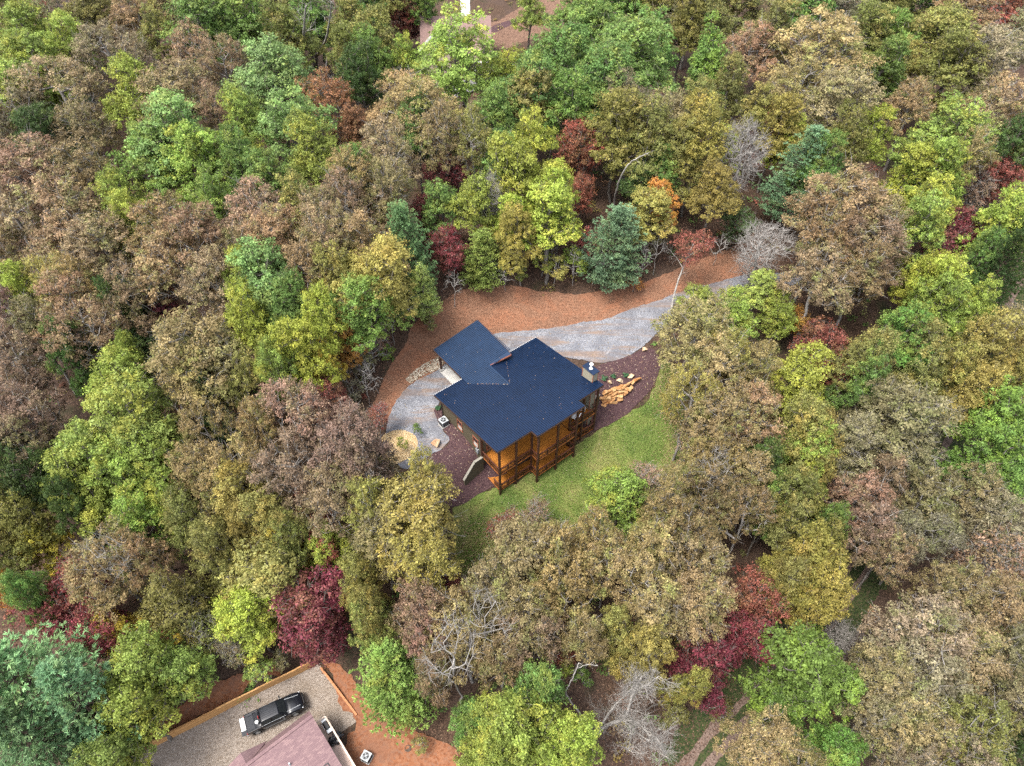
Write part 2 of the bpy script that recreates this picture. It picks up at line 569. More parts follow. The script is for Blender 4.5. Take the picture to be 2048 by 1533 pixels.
_lane = [on_ground(*p)[:2] for p in [(2090, 470), (2040, 545), (1985, 640), (1935, 750), (1900, 830), (1868, 905), (1825, 975), (1780, 1045), (1735, 1110), (1690, 1180), (1640, 1255), (1570, 1345), (1490, 1425), (1425, 1490), (1370, 1560)]]
M_VERGE = speckle('verge_grass', [(.014, .022, .009), (.026, .038, .013), (.04, .048, .018), (.055, .042, .026)], 7)
drape('lane_verge', strip(_lane, 6.5), M_VERGE, .02, world=True, seed=9, rag=.3, label='grassy verge of the forest lane')
drape('lane_track', strip(_lane, .8, .85), M_LANE, .05, world=True, seed=10, rag=.1, label='wheel track on one side of the forest lane')
drape('lane_track', strip(_lane, .8, -.85), M_LANE, .05, world=True, seed=11, rag=.1, label='wheel track on the other side of the forest lane')
_road = [on_ground(*p)[:2] for p in [(780, 330), (805, 280), (828, 235), (880, 195), (940, 170), (985, 150), (1030, 135)]]
drape('asphalt_drive', strip(_road, 5.0), M_ASPHALT, .05, world=True, seed=12, rag=.05, label='grey asphalt drive glimpsed through the crowns')
drape('house_yard', [(940, 60), (1000, 40), (1060, 0), (1120, -30), (1200, -40), (1190, 40), (1120, 60), (1060, 80), (1000, 100)], speckle('leafy_yard', [(.05, .03, .022), (.10, .058, .04), (.13, .078, .054), (.16, .10, .07)], 6), .05, step=.6, seed=13, rag=.2, label='brown leaf covered yard beyond the far house')
_mc = [on_ground(*p)[:2] for p in [(985, 62), (1010, 50), (1045, 41), (1085, 37), (1125, 40)]]
drape('mulch_strip', strip(_mc, 2.4), M_MULCH, .06, world=True, seed=14, rag=.1, label='dark curved mulch strip beyond the far house')

# ------------------------------------------------------------------ cabin materials
def metal_roof_mat(name, col):
    m, nt, b = new_mat(name, .42, .35)
    p = objco(nt)
    n = noise(nt, .7, 5, .6, p)
    c = ramp(nt, n, [(.3, tuple(x * .85 for x in col)), (.7, tuple(x * 1.15 for x in col))])
    nt.links.new(c, b.inputs['Base Color'])
    r = ramp(nt, noise(nt, 1.3, 4, .6, p), [(.3, (.26,) * 3), (.7, (.4,) * 3)])
    nt.links.new(r, b.inputs['Roughness'])
    return m


def boards_mat(name, c0, c1, axis, width, rough=.6):
    """timber: one tone per board, grain along it"""
    m, nt, b = new_mat(name, rough, .3)
    p = objco(nt)
    sep = N(nt, 'ShaderNodeSeparateXYZ')
    nt.links.new(p, sep.inputs[0])
    q = N(nt, 'ShaderNodeMath', operation='DIVIDE')
    q.inputs[1].default_value = width
    nt.links.new(sep.outputs[axis], q.inputs[0])
    fl = N(nt, 'ShaderNodeMath', operation='FLOOR')
    nt.links.new(q.outputs[0], fl.inputs[0])
    wn_ = N(nt, 'ShaderNodeTexWhiteNoise', noise_dimensions='1D')
    nt.links.new(fl.outputs[0], wn_.inputs['W'])
    mp = N(nt, 'ShaderNodeMapping')
    sc = [9, 9, 9]
    sc[1 - axis if axis < 2 else 0] = 1.2
    mp.inputs['Scale'].default_value = sc
    nt.links.new(p, mp.inputs[0])
    g = noise(nt, 1.0, 5, .7, mp.outputs[0])
    c = ramp(nt, wn_.outputs[0], [(0, c0), (1, c1)])
    c = mixc(nt, ramp(nt, g, [(.35, (0, 0, 0)), (.75, (.6, .6, .6))]), c, tuple(x * .5 for x in c0))
    nt.links.new(c, b.inputs['Base Color'])
    return m


M_ROOF = metal_roof_mat('navy_metal_roof', (.0040, .0115, .032))  # darker copy of the roof metal: this slope's shade is put into the colour
M_FASCIA = plain('fascia_brown', (.05, .028, .02), .6)
M_GUTTER = plain('pale_eave_trim', (.42, .42, .42), .5, .4)
M_TIMBER = plain('dark_stained_timber', (.048, .020, .013), .55, .35, scale=3)
M_RAIL = plain('stained_rail', (.065, .022, .012), .5, .35, scale=3)
M_EDGE = plain('amber_board_edge', (.26, .09, .022), .5, .3, scale=3)
M_DECK_U = boards_mat('amber_deck_boards', (.30, .105, .014), (.40, .155, .022), 1, .14)
M_DECK_V = boards_mat('amber_deck_boards_cross', (.30, .105, .014), (.40, .155, .022), 0, .14)
M_SIDING = boards_mat('taupe_siding', (.085, .072, .046), (.098, .082, .053), 2, .22, .8)
M_CHIMNEY = plain('taupe_panel', (.22, .20, .15), .8)
M_TRIM = plain('red_brown_trim', (.24, .085, .05), .6)
M_GLASS, _nt, _b = new_mat('window_glass', .08, .6)
_b.inputs['Base Color'].default_value = (.015, .018, .02, 1)
M_BLIND = plain('pale_blind', (.45, .42, .38), .7)
M_WHITE = plain('white_paint', (.75, .75, .74), .5, .4, var=.06)
M_STEEL = plain('grey_steel', (.30, .32, .34), .45, .5, .3)
M_BLACK = plain('black_metal', (.012, .012, .013), .45, .4)
M_WALLCAP = plain('concrete_cap', (.2, .19, .16), .85)

cabin = thing('cabin', 'two storey cabin with navy metal shed roof and stained timber decks', 'house', HO, YAW)


def W(u, v, z):
    return (u, -v, z)


def zr(v):
    return 4.78 + .14 * v


# --- walls: one box each, butted
WU0, WU1, WV0, WV1 = 0.0, 13.5, -10.6, -3.2
mb = MB()


def wall_prism(pts, thick_dir, t=.16):
    mb = MB()
    n = len(pts)
    q = [tuple(a + b * t for a, b in zip(p, thick_dir)) for p in pts]
    mb.add(list(pts) + q, [tuple(range(n)), tuple(range(2 * n - 1, n - 1, -1))] + [(i, i + n, (i + 1) % n + n, (i + 1) % n) for i in range(n)])
    return mb


# left gable wall with two window openings kept behind framed windows
w_left = wall_prism([W(0, WV0, -1.0), W(0, WV1, -4.2), W(0, WV1, zr(WV1) - .2), W(0, WV0, zr(WV0) - .2)], (1, 0, 0)).build('wall', M_SIDING, cabin)
w_left['label'] = 'taupe horizontal siding wall with two windows'
wall_prism([W(WU1, WV0, -1.5), W(WU1, WV1, -4.2), W(WU1, WV1, zr(WV1) - .2), W(WU1, WV0, zr(WV0) - .2)], (-1, 0, 0)).build('wall', M_SIDING, cabin)
wall_prism([W(.16, WV0, -1.0), W(WU1 - .16, WV0, -1.0), W(WU1 - .16, WV0, zr(WV0) - .2), W(.16, WV0, zr(WV0) - .2)], (0, -1, 0)).build('wall', M_SIDING, cabin)
M_CEDAR = boards_mat('cedar_wall_boards', (.20, .085, .025), (.27, .12, .04), 2, .18, .65)
w_front = wall_prism([W(.16, WV1, -4.2), W(WU1 - .16, WV1, -4.2), W(WU1 - .16, WV1, zr(WV1) - .2), W(.16, WV1, zr(WV1) - .2)], (0, 1, 0)).build('wall', M_SIDING, cabin)


def window(parent, u, v, z0, z1, w, face, blind=True):
    """framed window on a wall; face: 'L' (towards -u) or 'F' (towards +v)"""
    fr, pa, bl = MB(), MB(), MB()
    t = .09

    def bx(m, a0, a1, b0, b1, d0, d1):
        if face == 'L':
            m.box(u - d1, u - d0, -(v + a0), -(v + a1), b0, b1)
        else:
            m.box(u + a0, u + a1, -(v + d0), -(v + d1), b0, b1)
    bx(fr, -w / 2 - t, -w / 2, z0, z1, .003, .06)
    bx(fr, w / 2, w / 2 + t, z0, z1, .003, .06)
    bx(fr, -w / 2 - t - .03, w / 2 + t + .03, z1, z1 + t, .003, .065)
    bx(fr, -w / 2 - t - .03, w / 2 + t + .03, z0 - t, z0, .003, .075)
    bx(fr, -w / 2, w / 2, (z0 + z1) / 2 - .03, (z0 + z1) / 2 + .03, .01, .045)
    o = fr.build('window', M_TRIM, parent)
    bx(pa, -w / 2, w / 2, z0, z1, .004, .02)
    pa.build('pane', M_GLASS, o)
    if blind:
        bx(bl, -w / 2 + .05, w / 2 - .05, z0 + .06, (z0 + z1) / 2 - .06, .021, .026)
        bl.build('blind', M_BLIND, o)
    return o


window(cabin, 0, -7.05, .75, 2.1, .8, 'L')
window(cabin, 0, -4.15, .75, 2.1, .8, 'L')
for uu in (1.2, 3.2):
    window(cabin, uu, WV1, .5, 2.2, .9, 'F', False)
for uu, ww in ((6.0, 1.7), (8.0, 1.7), (11.2, 1.8)):
    window(cabin, uu, WV1, .05, 2.25, ww, 'F', False)
for uu, ww in ((2.2, 1.6), (6.5, 1.8), (10.8, 1.8)):
    window(cabin, uu, WV1, -2.85, -.75, ww, 'F', False)

# --- main roof: solid slab with raised ribs
roof_poly = [(-.5, -11.1), (14.07, -11.1), (14.07, .35), (10.38, .35), (10.38, 1.36), (3.88, 1.36), (3.88, .35), (-.5, .35)]
roof = MB().slab([W(u, v, zr(v)) for u, v in reversed(roof_poly)], .06).build('roof', M_ROOF, cabin)
ribs = MB()
u = -.47
while u < 14.05:
    v1 = 1.36 if 3.88 <= u <= 10.38 else .35
    v0 = -11.1
    if 3.28 < u < 6.6:
        v0 = -10.03 + (u - 3.28) / 3.3 * 3.31 + .05
    elif 6.6 <= u < 8.84:
        v0 = -6.72 - (u - 6.6) / 2.24 * 3.46 + .05
    h = .05
    for hw, zz in ((.034, h + .035),):
        a, b = u - hw, u + hw
        ribs.add([W(a - .012, v0, zr(v0) + .002), W(b + .018, v0, zr(v0) + .002), W(b, v0, zr(v0) + zz), W(a, v0, zr(v0) + zz),
                  W(a - .018, v1, zr(v1) + .002), W(b + .018, v1, zr(v1) + .002), W(b, v1, zr(v1) + zz), W(a, v1, zr(v1) + zz)],
                 [(0, 1, 2, 3), (7, 6, 5, 4), (0, 4, 5, 1), (1, 5, 6, 2), (2, 6, 7, 3), (3, 7, 4, 0)])
    u += .232
_r = ribs.build('roof_ribs', M_ROOF, roof)
_r['kind'] = 'stuff'
fas = MB()
cl = [W(a, b, zr(b) - .16) for a, b in roof_poly]
for i in range(len(cl)):
    if i == 0:
        continue
    fas.beam(cl[i], cl[(i + 1) % len(cl)], .07, .2)
fas.build('fascia', M_FASCIA, roof)
MB().beam(W(-.52, -11.13, zr(-11.1) - .07), W(3.3, -11.13, zr(-11.1) - .07), .1, .12).build('gutter', M_GUTTER, roof)
MB().beam(W(9.5, -11.13, zr(-11.1) - .07), W(14.09, -11.13, zr(-11.1) - .07), .1, .12).build('gutter', M_GUTTER, roof)
dp = MB().tube([W(-.35, -11.05, zr(-11.1) - .15), W(-.2, -10.75, 2.8), W(-.12, -10.4, 2.5), W(-.12, -10.35, .1), W(-.5, -9.9, 0.0)], .06, 8)
dp.build('downpipe', M_BLACK, cabin)

# --- carport roof, its cross gable and posts
def zc(u):
    return 3.38 + .138 * (u - 3.28)


car = thing('carport', 'open carport under ribbed blue metal roof joined to the cabin', 'carport', HO, YAW)
cp = [(3.27, -16.8), (9.78, -16.9), (9.4, -9.98), (6.65, -10.45), (6.6, -6.72), (3.28, -10.03)]
croof = MB().slab([W(u, v, zc(u) + .012) for u, v in reversed(cp)], .07).build('roof', metal_roof_mat('navy_metal_roof_lit', (.009, .022, .050)), car)  # lighter copy of the navy metal: brighter light on this slope painted in
M_ROOF_LIT = croof.data.materials[0]
g = MB().slab([W(6.62, -10.45, 3.85), W(6.6, -6.72, 3.85), W(8.86, -10.18, 3.37)][::1], .05)
gable = g.build('gable_roof', M_ROOF, car)
ribs, ribs2 = MB(), MB()
v = -16.7
while v < -6.9:
    u0 = 3.27 if v < -10.03 else 3.28 + (v + 10.03) / 3.31 * 3.32 + .05
    u1 = 9.78 if v < -10.0 else 6.6
    if -10.45 < v < -9.98:
        u1 = 6.65 + (v + 10.45) / .47 * 2.7
    if v > -9.98:
        u1 = 6.58
    if u1 - u0 > .1:
        for a in (0,):
            ribs.add([W(u0, v - .045, zc(u0) + .014), W(u0, v + .045, zc(u0) + .014), W(u0, v + .034, zc(u0) + .078), W(u0, v - .034, zc(u0) + .078),
                      W(u1, v - .045, zc(u1) + .014), W(u1, v + .045, zc(u1) + .014), W(u1, v + .034, zc(u1) + .078), W(u1, v - .034, zc(u1) + .078)],
                     [(0, 1, 2, 3), (7, 6, 5, 4), (0, 4, 5, 1), (1, 5, 6, 2), (2, 6, 7, 3), (3, 7, 4, 0)])
    if v > -10.2:
        ue = 6.6 + (-6.72 - v) / 3.46 * 2.24
        ze = 3.85 - (ue - 6.6) * .213
        ribs2.add([W(6.66, v - .04, 3.84), W(6.66, v + .04, 3.84), W(6.66, v + .025, 3.875), W(6.66, v - .025, 3.875), W(ue, v - .04, ze), W(ue, v + .04, ze), W(ue, v + .025, ze + .035), W(ue, v - .025, ze + .035)],
                  [(0, 1, 2, 3), (7, 6, 5, 4), (0, 4, 5, 1), (1, 5, 6, 2), (2, 6, 7, 3), (3, 7, 4, 0)])
    v += .232
_r = ribs.build('roof_ribs', M_ROOF_LIT, croof)
_r['kind'] = 'stuff'
_r = ribs2.build('roof_ribs', M_ROOF, gable)
_r['kind'] = 'stuff'
MB().beam(W(6.61, -10.5, 3.88), W(6.59, -6.7, 3.88), .16, .05).build('ridge_cap', M_ROOF_LIT, car)
MB().beam(W(3.24, -16.82, zc(3.27) - .08), W(3.24, -11.3, zc(3.27) - .08), .06, .18).build('fascia', M_FASCIA, car)
MB().beam(W(9.81, -16.9, zc(9.78) - .09), W(9.46, -10.0, zc(9.4) - .09), .06, .2).build('fascia', M_FASCIA, car)
MB().beam(W(3.27, -16.87, zc(3.27) - .09), W(9.78, -16.96, zc(9.78) - .09), .06, .2).build('fascia', M_FASCIA, car)
MB().beam(W(9.4, -9.92, zc(9.4) - .08), W(6.66, -10.4, zc(6.65) - .08), .06, .16).build('fascia', M_TRIM, car)
wall_prism([W(6.8, -10.62, 3.2), W(9.3, -10.62, 3.2), W(9.3, -10.62, zc(9.3) - .1), W(6.8, -10.62, zc(6.8) - .1)], (0, -.1, 0), 1).build('gable_panel', M_CHIMNEY, car)
for uu, vv in ((3.75, -16.3), (9.2, -16.3), (9.2, -12.9)):
    MB().box(uu - .11, uu + .11, -vv - .11, -vv + .11, .25, zc(uu) - .3).build('post', M_TIMBER, car)
    MB().box(uu - .22, uu + .22, -vv - .22, -vv + .22, -.6, .25).build('post_base', M_CONCRETE, car)
mb = MB()
for vv in (-16.3, -12.9):
    mb.beam(W(3.4, vv, zc(3.4) - .22), W(9.6, vv, zc(9.6) - .22), .14, .24)
mb.build('beam', M_TIMBER, car)
MB().box(3.5, 9.5, 10.62, 16.6, -.35, -.02).build('concrete_slab', M_CONCRETE, car)

# --- chimney
ch = MB()
ch.box(13.36, 14.12, .72, 2.32, -3.6, 5.98)
chim = ch.build('chimney', M_CHIMNEY, cabin)
mb = MB()
for uu in (13.36, 14.12):
    for vv in (.72, 2.32):
        mb.box(uu - .035, uu + .035, vv - .035, vv + .035, -3.6, 5.985)
mb.build('corner_trim', M_TRIM, chim)
MB().box(13.26, 14.22, .62, 2.42, 5.99, 6.05).build('cap', M_ROOF, chim)
fl = MB().lathe([(.2, 0), (.2, .05), (.1, .09), (.1, .62), (.2, .62), (.21, .72), (.13, .8)], 20, (13.74, 1.5, 6.05)).build('flue', M_WHITE, chim, smooth=False)

# --- decks
deck_poly = [(0, WV1), (0, 0), (4.32, 0), (4.32, 1.06), (9.74, 1.06), (9.74, 0), (13.78, 0), (13.78, WV1)]
for lvl, nm in ((0.0, 'upper'), (-2.9, 'lower')):
    bl = MB()
    for (a0, a1, b0, b1, along) in ((0, 4.32, WV1, 0, 'u'), (4.32, 9.74, WV1, 1.06, 'v'), (9.74, 13.78, WV1, 0, 'u')):
        wdt = .14
        if along == 'u':
            k = int((b1 - b0) / wdt)
            for i in range(k):
                bl.box(a0 + .012, a1 - .012, -(b0 + i * wdt + .006), -(b0 + (i + 1) * wdt - .004), lvl - .04, lvl)
        else:
            k = int((a1 - a0) / wdt)
            for i in range(k):
                bl.box(a0 + i * wdt + .006, a0 + (i + 1) * wdt - .004, -b0, -b1, lvl - .04, lvl)
    d = bl.build('deck_boards', M_DECK_U if lvl == 0 else M_DECK_V, cabin)
    d['kind'] = 'stuff'
    d['label'] = 'amber boards of the %s deck' % nm
    jo = MB().slab([W(u, v, lvl - .05) for u, v in reversed(deck_poly)], .2).build('deck_frame', M_TIMBER, cabin)
    rim = MB()
    for i in range(1, 7):
        a, b = deck_poly[i], deck_poly[i + 1]
        rim.beam(W(a[0], a[1] + .0, lvl - .03), W(b[0], b[1], lvl - .03), .10, .09)
    rim.beam(W(0, WV1, lvl - .03), W(0, 0, lvl - .03), .10, .09)
    rim.build('deck_rim', M_EDGE, cabin)

# posts
post_uv = [(0, WV1 + .1), (0, 0), (2.2, 0), (4.32, 0), (4.32, 1.06), (7.03, 1.06), (9.74, 1.06), (9.74, 0), (11.7, 0), (13.72, 0)]
for uu, vv in post_uv:
    x, y, _ = house_pt(uu, vv, 0)
    zb = ground(x, y) - .3
    MB().box(uu - .1, uu + .1, -vv - .1, -vv + .1, zb, zr(vv) - .2).build('post', M_TIMBER, cabin)
# header beams under the eaves
mb = MB()
for a, b in (((0, 0), (4.32, 0)), ((4.32, 1.06), (9.74, 1.06)), ((9.74, 0), (13.72, 0))):
    mb.beam(W(a[0], a[1], zr(a[1]) - .34), W(b[0], b[1], zr(b[1]) - .34), .14, .28)
mb.build('header_beam', M_TIMBER, cabin)
# rafters under the deck roof
mb = MB()
for uu in np.arange(.3, 13.6, .8):
    v1 = 1.0 if 3.9 < uu < 10.3 else .2
    mb.beam(W(uu, WV1, zr(WV1) - .14), W(uu, v1, zr(v1) - .14), .05, .14)
_r = mb.build('rafters', M_TIMBER, cabin)
_r['kind'] = 'stuff'


def railing(parent, a, b, z):
    a, b = np.array(a, float), np.array(b, float)
    mb = MB()
    mb.beam(W(a[0], a[1], z + .98), W(b[0], b[1], z + .98), .14, .05)
    mb.beam(W(a[0], a[1], z + .86), W(b[0], b[1], z + .86), .05, .1)
    mb.beam(W(a[0], a[1], z + .12), W(b[0], b[1], z + .12), .05, .1)
    o = mb.build('railing', M_RAIL, parent)
    L = np.linalg.norm(b - a)
    bal = MB()
    k = int(L / .11)
    for i in range(1, k):
        p = a + (b - a) * i / k
        bal.beam(W(p[0], p[1], z + .15), W(p[0], p[1], z + .84), .034, .034)
    q = bal.build('balusters', M_TIMBER, o)
    q['kind'] = 'stuff'
    if L > 1.6:
        m_ = (a + b) / 2
        MB().box(m_[0] - .05, m_[0] + .05, -m_[1] - .05, -m_[1] + .05, z, z + .95).build('rail_post', M_TIMBER, o)


for lvl in (0.0, -2.9):
    seq = [((0, WV1 + .2), (0, -.1)), ((.1, 0), (2.1, 0)), ((2.3, 0), (4.22, 0)), ((4.32, .1), (4.32, .96)), ((4.42, 1.06), (6.93, 1.06)), ((7.13, 1.06), (9.64, 1.06)), ((9.74, .96), (9.74, .1)), ((9.84, 0), (11.6, 0)), ((11.8, 0), (13.62, 0)), ((13.72, -.1), (13.72, -.6))]
    if lvl < 0:
        seq[0] = ((0, -1.1), (0, -.1))
    for a, b in seq:
        railing(cabin, a, b, lvl)

# wing walls with sloping tops
wg = thing('retaining_wall', 'taupe wing retaining wall with sloping top below the meter box', 'wall', HO, YAW)
t0, t1 = -3.12, -2.90
pr = [(-2.6, -4.3), (0.0, -4.3), (0.0, -.02), (-1.1, -.02), (-2.6, -2.0)]
MB().add([W(u, t0, z) for u, z in pr] + [W(u, t1, z) for u, z in pr], [tuple(range(5)), tuple(range(9, 4, -1))] + [(i, i + 5, (i + 1) % 5 + 5, (i + 1) % 5) for i in range(5)]).build('wall_body', M_SIDING, wg)
cap = MB()
cap.beam(W(0, (t0 + t1) / 2, 0.01), W(-1.1, (t0 + t1) / 2, 0.01), .28, .07)
cap.beam(W(-1.1, (t0 + t1) / 2, 0.0), W(-2.64, (t0 + t1) / 2, -2.02), .28, .07)
cap.build('wall_cap', M_WALLCAP, wg)
wg2 = thing('retaining_wall', 'short taupe retaining wall end against the boulder wall', 'wall', HO, YAW)
MB().box(14.15, 15.95, 1.55, 1.8, -3.2, -.02).build('wall_body', M_SIDING, wg2)
MB().box(14.15, 15.98, 1.52, 1.83, -.018, .05).build('wall_cap', M_WALLCAP, wg2)

# meter box
mt = thing('electric_meter', 'grey electric meter box on the corner of the taupe wall', 'meter', house_pt(-.12, -3.75, .05), YAW)
MB().box(-.12, .1, -.2, .2, .1, .75).build('cabinet', M_STEEL, mt, bevel=.02)
MB().lathe([(.11, 0), (.11, .08), (.07, .12)], 14, (0, 0, .75)).build('meter_dome', M_GLASS, mt)
MB().tube([(0, .1, .1), (0, .1, -.5)], .03, 8).build('conduit', M_STEEL, mt)


def condenser(loc, rz, label):
    t = thing('air_conditioner', label, 'air conditioner', loc, rz, 'outdoor air conditioning units')
    MB().box(-.42, .42, -.42, .42, .08, .82).build('casing', plain('condenser_casing', (.22, .235, .25), .5, .4), t, bevel=.05)
    lou = MB()
    for k in range(9):
        z = .14 + k * .07
        for s in (-1, 1):
            lou.box(-.36, .36, s * .425, s * .435, z, z + .03)
            lou.box(s * .425, s * .435, -.36, .36, z, z + .03)
    q = lou.build('louvres', M_BLACK, t)
    q['kind'] = 'stuff'
    MB().box(-.47, .47, -.47, .47, -.1, .07).build('pad', M_CONCRETE, t)
    top = MB().lathe([(.40, 0), (.44, .015), (.44, .04), (.33, .05)], 24, (0, 0, .815))
    MB().box(-.43, .43, -.43, .43, .822, .86).build('lid', plain('condenser_lid', (.32, .34, .35), .45, .4), t, bevel=.03)
    MB().lathe([(.32, 0), (.32, .012)], 24, (0, 0, .86)).build('fan_well', M_BLACK, t)
    fan = MB()
    for k in range(4):
        a = k * math.pi / 2 + .4
        c, s = math.cos(a), math.sin(a)
        c2, s2 = math.cos(a + .75), math.sin(a + .75)
        fan.add([(0.05 * c, .05 * s, .885), (.29 * c, .29 * s, .895), (.29 * c2, .29 * s2, .877), (.05 * c2, .05 * s2, .88)], [(0, 1, 2, 3)])
    fan.build('fan', plain('fan_blades', (.16, .17, .18), .5), t)
    MB().lathe([(.09, 0), (.09, .03)], 16, (0, 0, .884)).build('fan_hub', M_STEEL, t)
    return t


condenser(tuple(house_pt(-.75, -9.25, 0)[:2]) + (ground(*house_pt(-.75, -9.25, 0)[:2]) + .15,), YAW, 'grey air conditioner beside the taupe wall of the cabin')
_p = on_ground(733, 1514, .6)
condenser((_p[0], _p[1], ground(_p[0], _p[1]) + .12), R(-25), 'grey air conditioner on red clay beside the shingled house')

# deck furniture seen under the stepped eave
def lounge(loc, rz, label):
    t = thing('deck_chair', label, 'chair', loc, rz, 'chairs on the upper deck')
    MB().box(-.35, .35, -.35, .35, .3, .45).build('seat', M_WHITE, t, bevel=.04)
    mb = MB().add([(-.35, .25, .4), (.35, .25, .4), (.35, .5, 1.05), (-.35, .5, 1.05), (-.35, .38, .4), (.35, .38, .4), (.35, .6, 1.02), (-.35, .6, 1.02)],
                  [(0, 1, 2, 3), (7, 6, 5, 4), (0, 4, 5, 1), (1, 5, 6, 2), (2, 6, 7, 3), (3, 7, 4, 0)])
    mb.build('backrest', M_WHITE, t)
    for s in (-1, 1):
        MB().box(s * .36, s * .44, -.35, .4, .55, .6).build('armrest', M_WHITE, t)
        for y in (-.3, .3):
            MB().box(s * .37, s * .43, y - .03, y + .03, 0, .55).build('leg', M_WHITE, t)
    return t


lounge(house_pt(11.3, -.75, .0), YAW + R(200), 'white lounge chair behind the railing under the stepped eave')
lounge(house_pt(12.7, -1.3, .0), YAW + R(150), 'white lounge chair close to the chimney on the upper deck')

# fallen leaves lying on the roofs
rng = np.random.default_rng(5)
vs, fs = [], []


def flake(p, s, up=(0, 0, 1)):
    a = rng.uniform(0, 6.28)
    n = len(vs)
    ca, sa = math.cos(a) * s, math.sin(a) * s
    vs.extend([(p[0] + ca, p[1] + sa, p[2] + .02), (p[0] - sa * .6, p[1] + ca * .6, p[2] + .01), (p[0] - ca, p[1] - sa, p[2] + .03), (p[0] + sa * .6, p[1] - ca * .6, p[2] + .012)])
    fs.append((n, n + 1, n + 2, n + 3))


for _ in range(95):
    u, v = rng.uniform(-.3, 13.9), rng.uniform(-10.8, .2)
    if (3 < u < 9 and v < -6.5) or (u < 3 and rng.random() < .5):
        continue
    flake(house_pt(u, v, zr(v) + .04), rng.uniform(.025, .06))
for _ in range(22):
    u, v = rng.uniform(3.5, 9.3), rng.uniform(-16.5, -10.2)
    flake(house_pt(u, v, zc(u) + .055), rng.uniform(.03, .06))
for _ in range(30):
    t = rng.random()
    flake(house_pt(3.28 + 3.32 * t, -10.03 + 3.31 * t + rng.uniform(0, .12), zr(-10.03 + 3.31 * t) + .06), rng.uniform(.03, .07))
for _ in range(20):
    t = rng.random()
    flake(house_pt(6.6 + 2.25 * t + rng.uniform(0, .12), -6.72 - 3.46 * t, zr(-6.72 - 3.46 * t) + .06), rng.uniform(.03, .065))
me = bpy.data.meshes.new('fallen_leaves')
me.from_pydata(vs, [], fs)
M_FLAKE, _nt, _b = new_mat('dry_leaf', .8, .2)
_nt.links.new(ramp(_nt, N(_nt, 'ShaderNodeNewGeometry').outputs['Random Per Island'], [(0, (.16, .08, .05)), (.5, (.24, .165, .105)), (1, (.34, .29, .23))]), _b.inputs['Base Color'])
me.materials.append(M_FLAKE)
obj('fallen_leaves', me, kind='stuff', label='pale dry leaves scattered over the metal roofs', category='leaves')

# ------------------------------------------------------------------ stones
def stone_mesh(name, seed, flat=.7, sub=3):
    rng = random.Random(seed)
    bm = bmesh.new()
    bmesh.ops.create_icosphere(bm, subdivisions=sub, radius=.5)
    cuts = []
    for _ in range(10):
        d = Vector((rng.gauss(0, 1), rng.gauss(0, 1), rng.gauss(0, 1))).normalized()
        cuts.append((d, rng.uniform(.20, .38)))
    for v in bm.verts:
        for d, k in cuts:
            e = v.co.dot(d) - k
            if e > 0:
                v.co -= d * e
        v.co *= 1 + rng.uniform(-.015, .015)
        v.co.z *= flat
    me = bpy.data.meshes.new(name)
    bm.to_mesh(me)
    bm.free()
    return me


def stone_mat(name, c0, c1, c2):
    m, nt, b = new_mat(name, .85, .2)
    p = objco(nt)
    oi = N(nt, 'ShaderNodeObjectInfo')
    ad = N(nt, 'ShaderNodeVectorMath', operation='ADD')
    nt.links.new(p, ad.inputs[0])
    nt.links.new(oi.outputs['Location'], ad.inputs[1])
    n1 = noise(nt, 1.6, 5, .6, ad.outputs[0], .4)
    c = ramp(nt, n1, [(.35, c0), (.5, c1), (.66, c2)])
    c = mixc(nt, ramp(nt, oi.outputs['Random'], [(0, (0, 0, 0)), (1, (.4, .4, .4))]), c, c2)
    nt.links.new(c, b.inputs['Base Color'])
    bump(nt, b, noise(nt, 7, 5, .7, ad.outputs[0]), .5, .06)
    return m


M_BOULDER = stone_mat('ochre_boulder', (.22, .085, .027), (.31, .15, .055), (.38, .25, .125))
M_PALE = stone_mat('pale_boulder', (.34, .18, .09), (.42, .30, .18), (.46, .37, .26))
STONES = [stone_mesh('stone', s, f) for s, f in ((1, .8), (2, .6), (3, .75), (4, .5), (5, .65), (6, .9))]
for m_ in STONES:
    m_.materials.append(M_BOULDER)
PALES = [stone_mesh('pale_stone', s, f) for s, f in ((11, .8), (12, .9), (13, .7), (14, .85))]
for m_ in PALES:
    m_.materials.append(M_PALE)

_bld = [(871, 887, .95, 'cream boulder with an orange stain alone on the gravel'),
        (1220, 765, .62, 'tan boulder closest to the chimney in the mulch bed'),
        (1240, 762, .62, 'cream pointed boulder between two small green shrubs'),
        (1262, 753, .65, 'pale round boulder at the end of the shrub row'),
        (1289, 699, .68, 'peach boulder at the tip of the mulch bed by the driveway')]
for i, (px, py, s, lab) in enumerate(_bld):
    p = on_ground(px, py, .2)
    o = obj('boulder', PALES[i % 4], None, label=lab, category='boulder', group='loose boulders around the cabin')
    s *= 1.4
    o.location = (p[0], p[1], ground(p[0], p[1]) + s * .25)
    o.scale = (s * 1.15, s * .95, s)
    o.rotation_euler = (0, 0, i * 1.3)

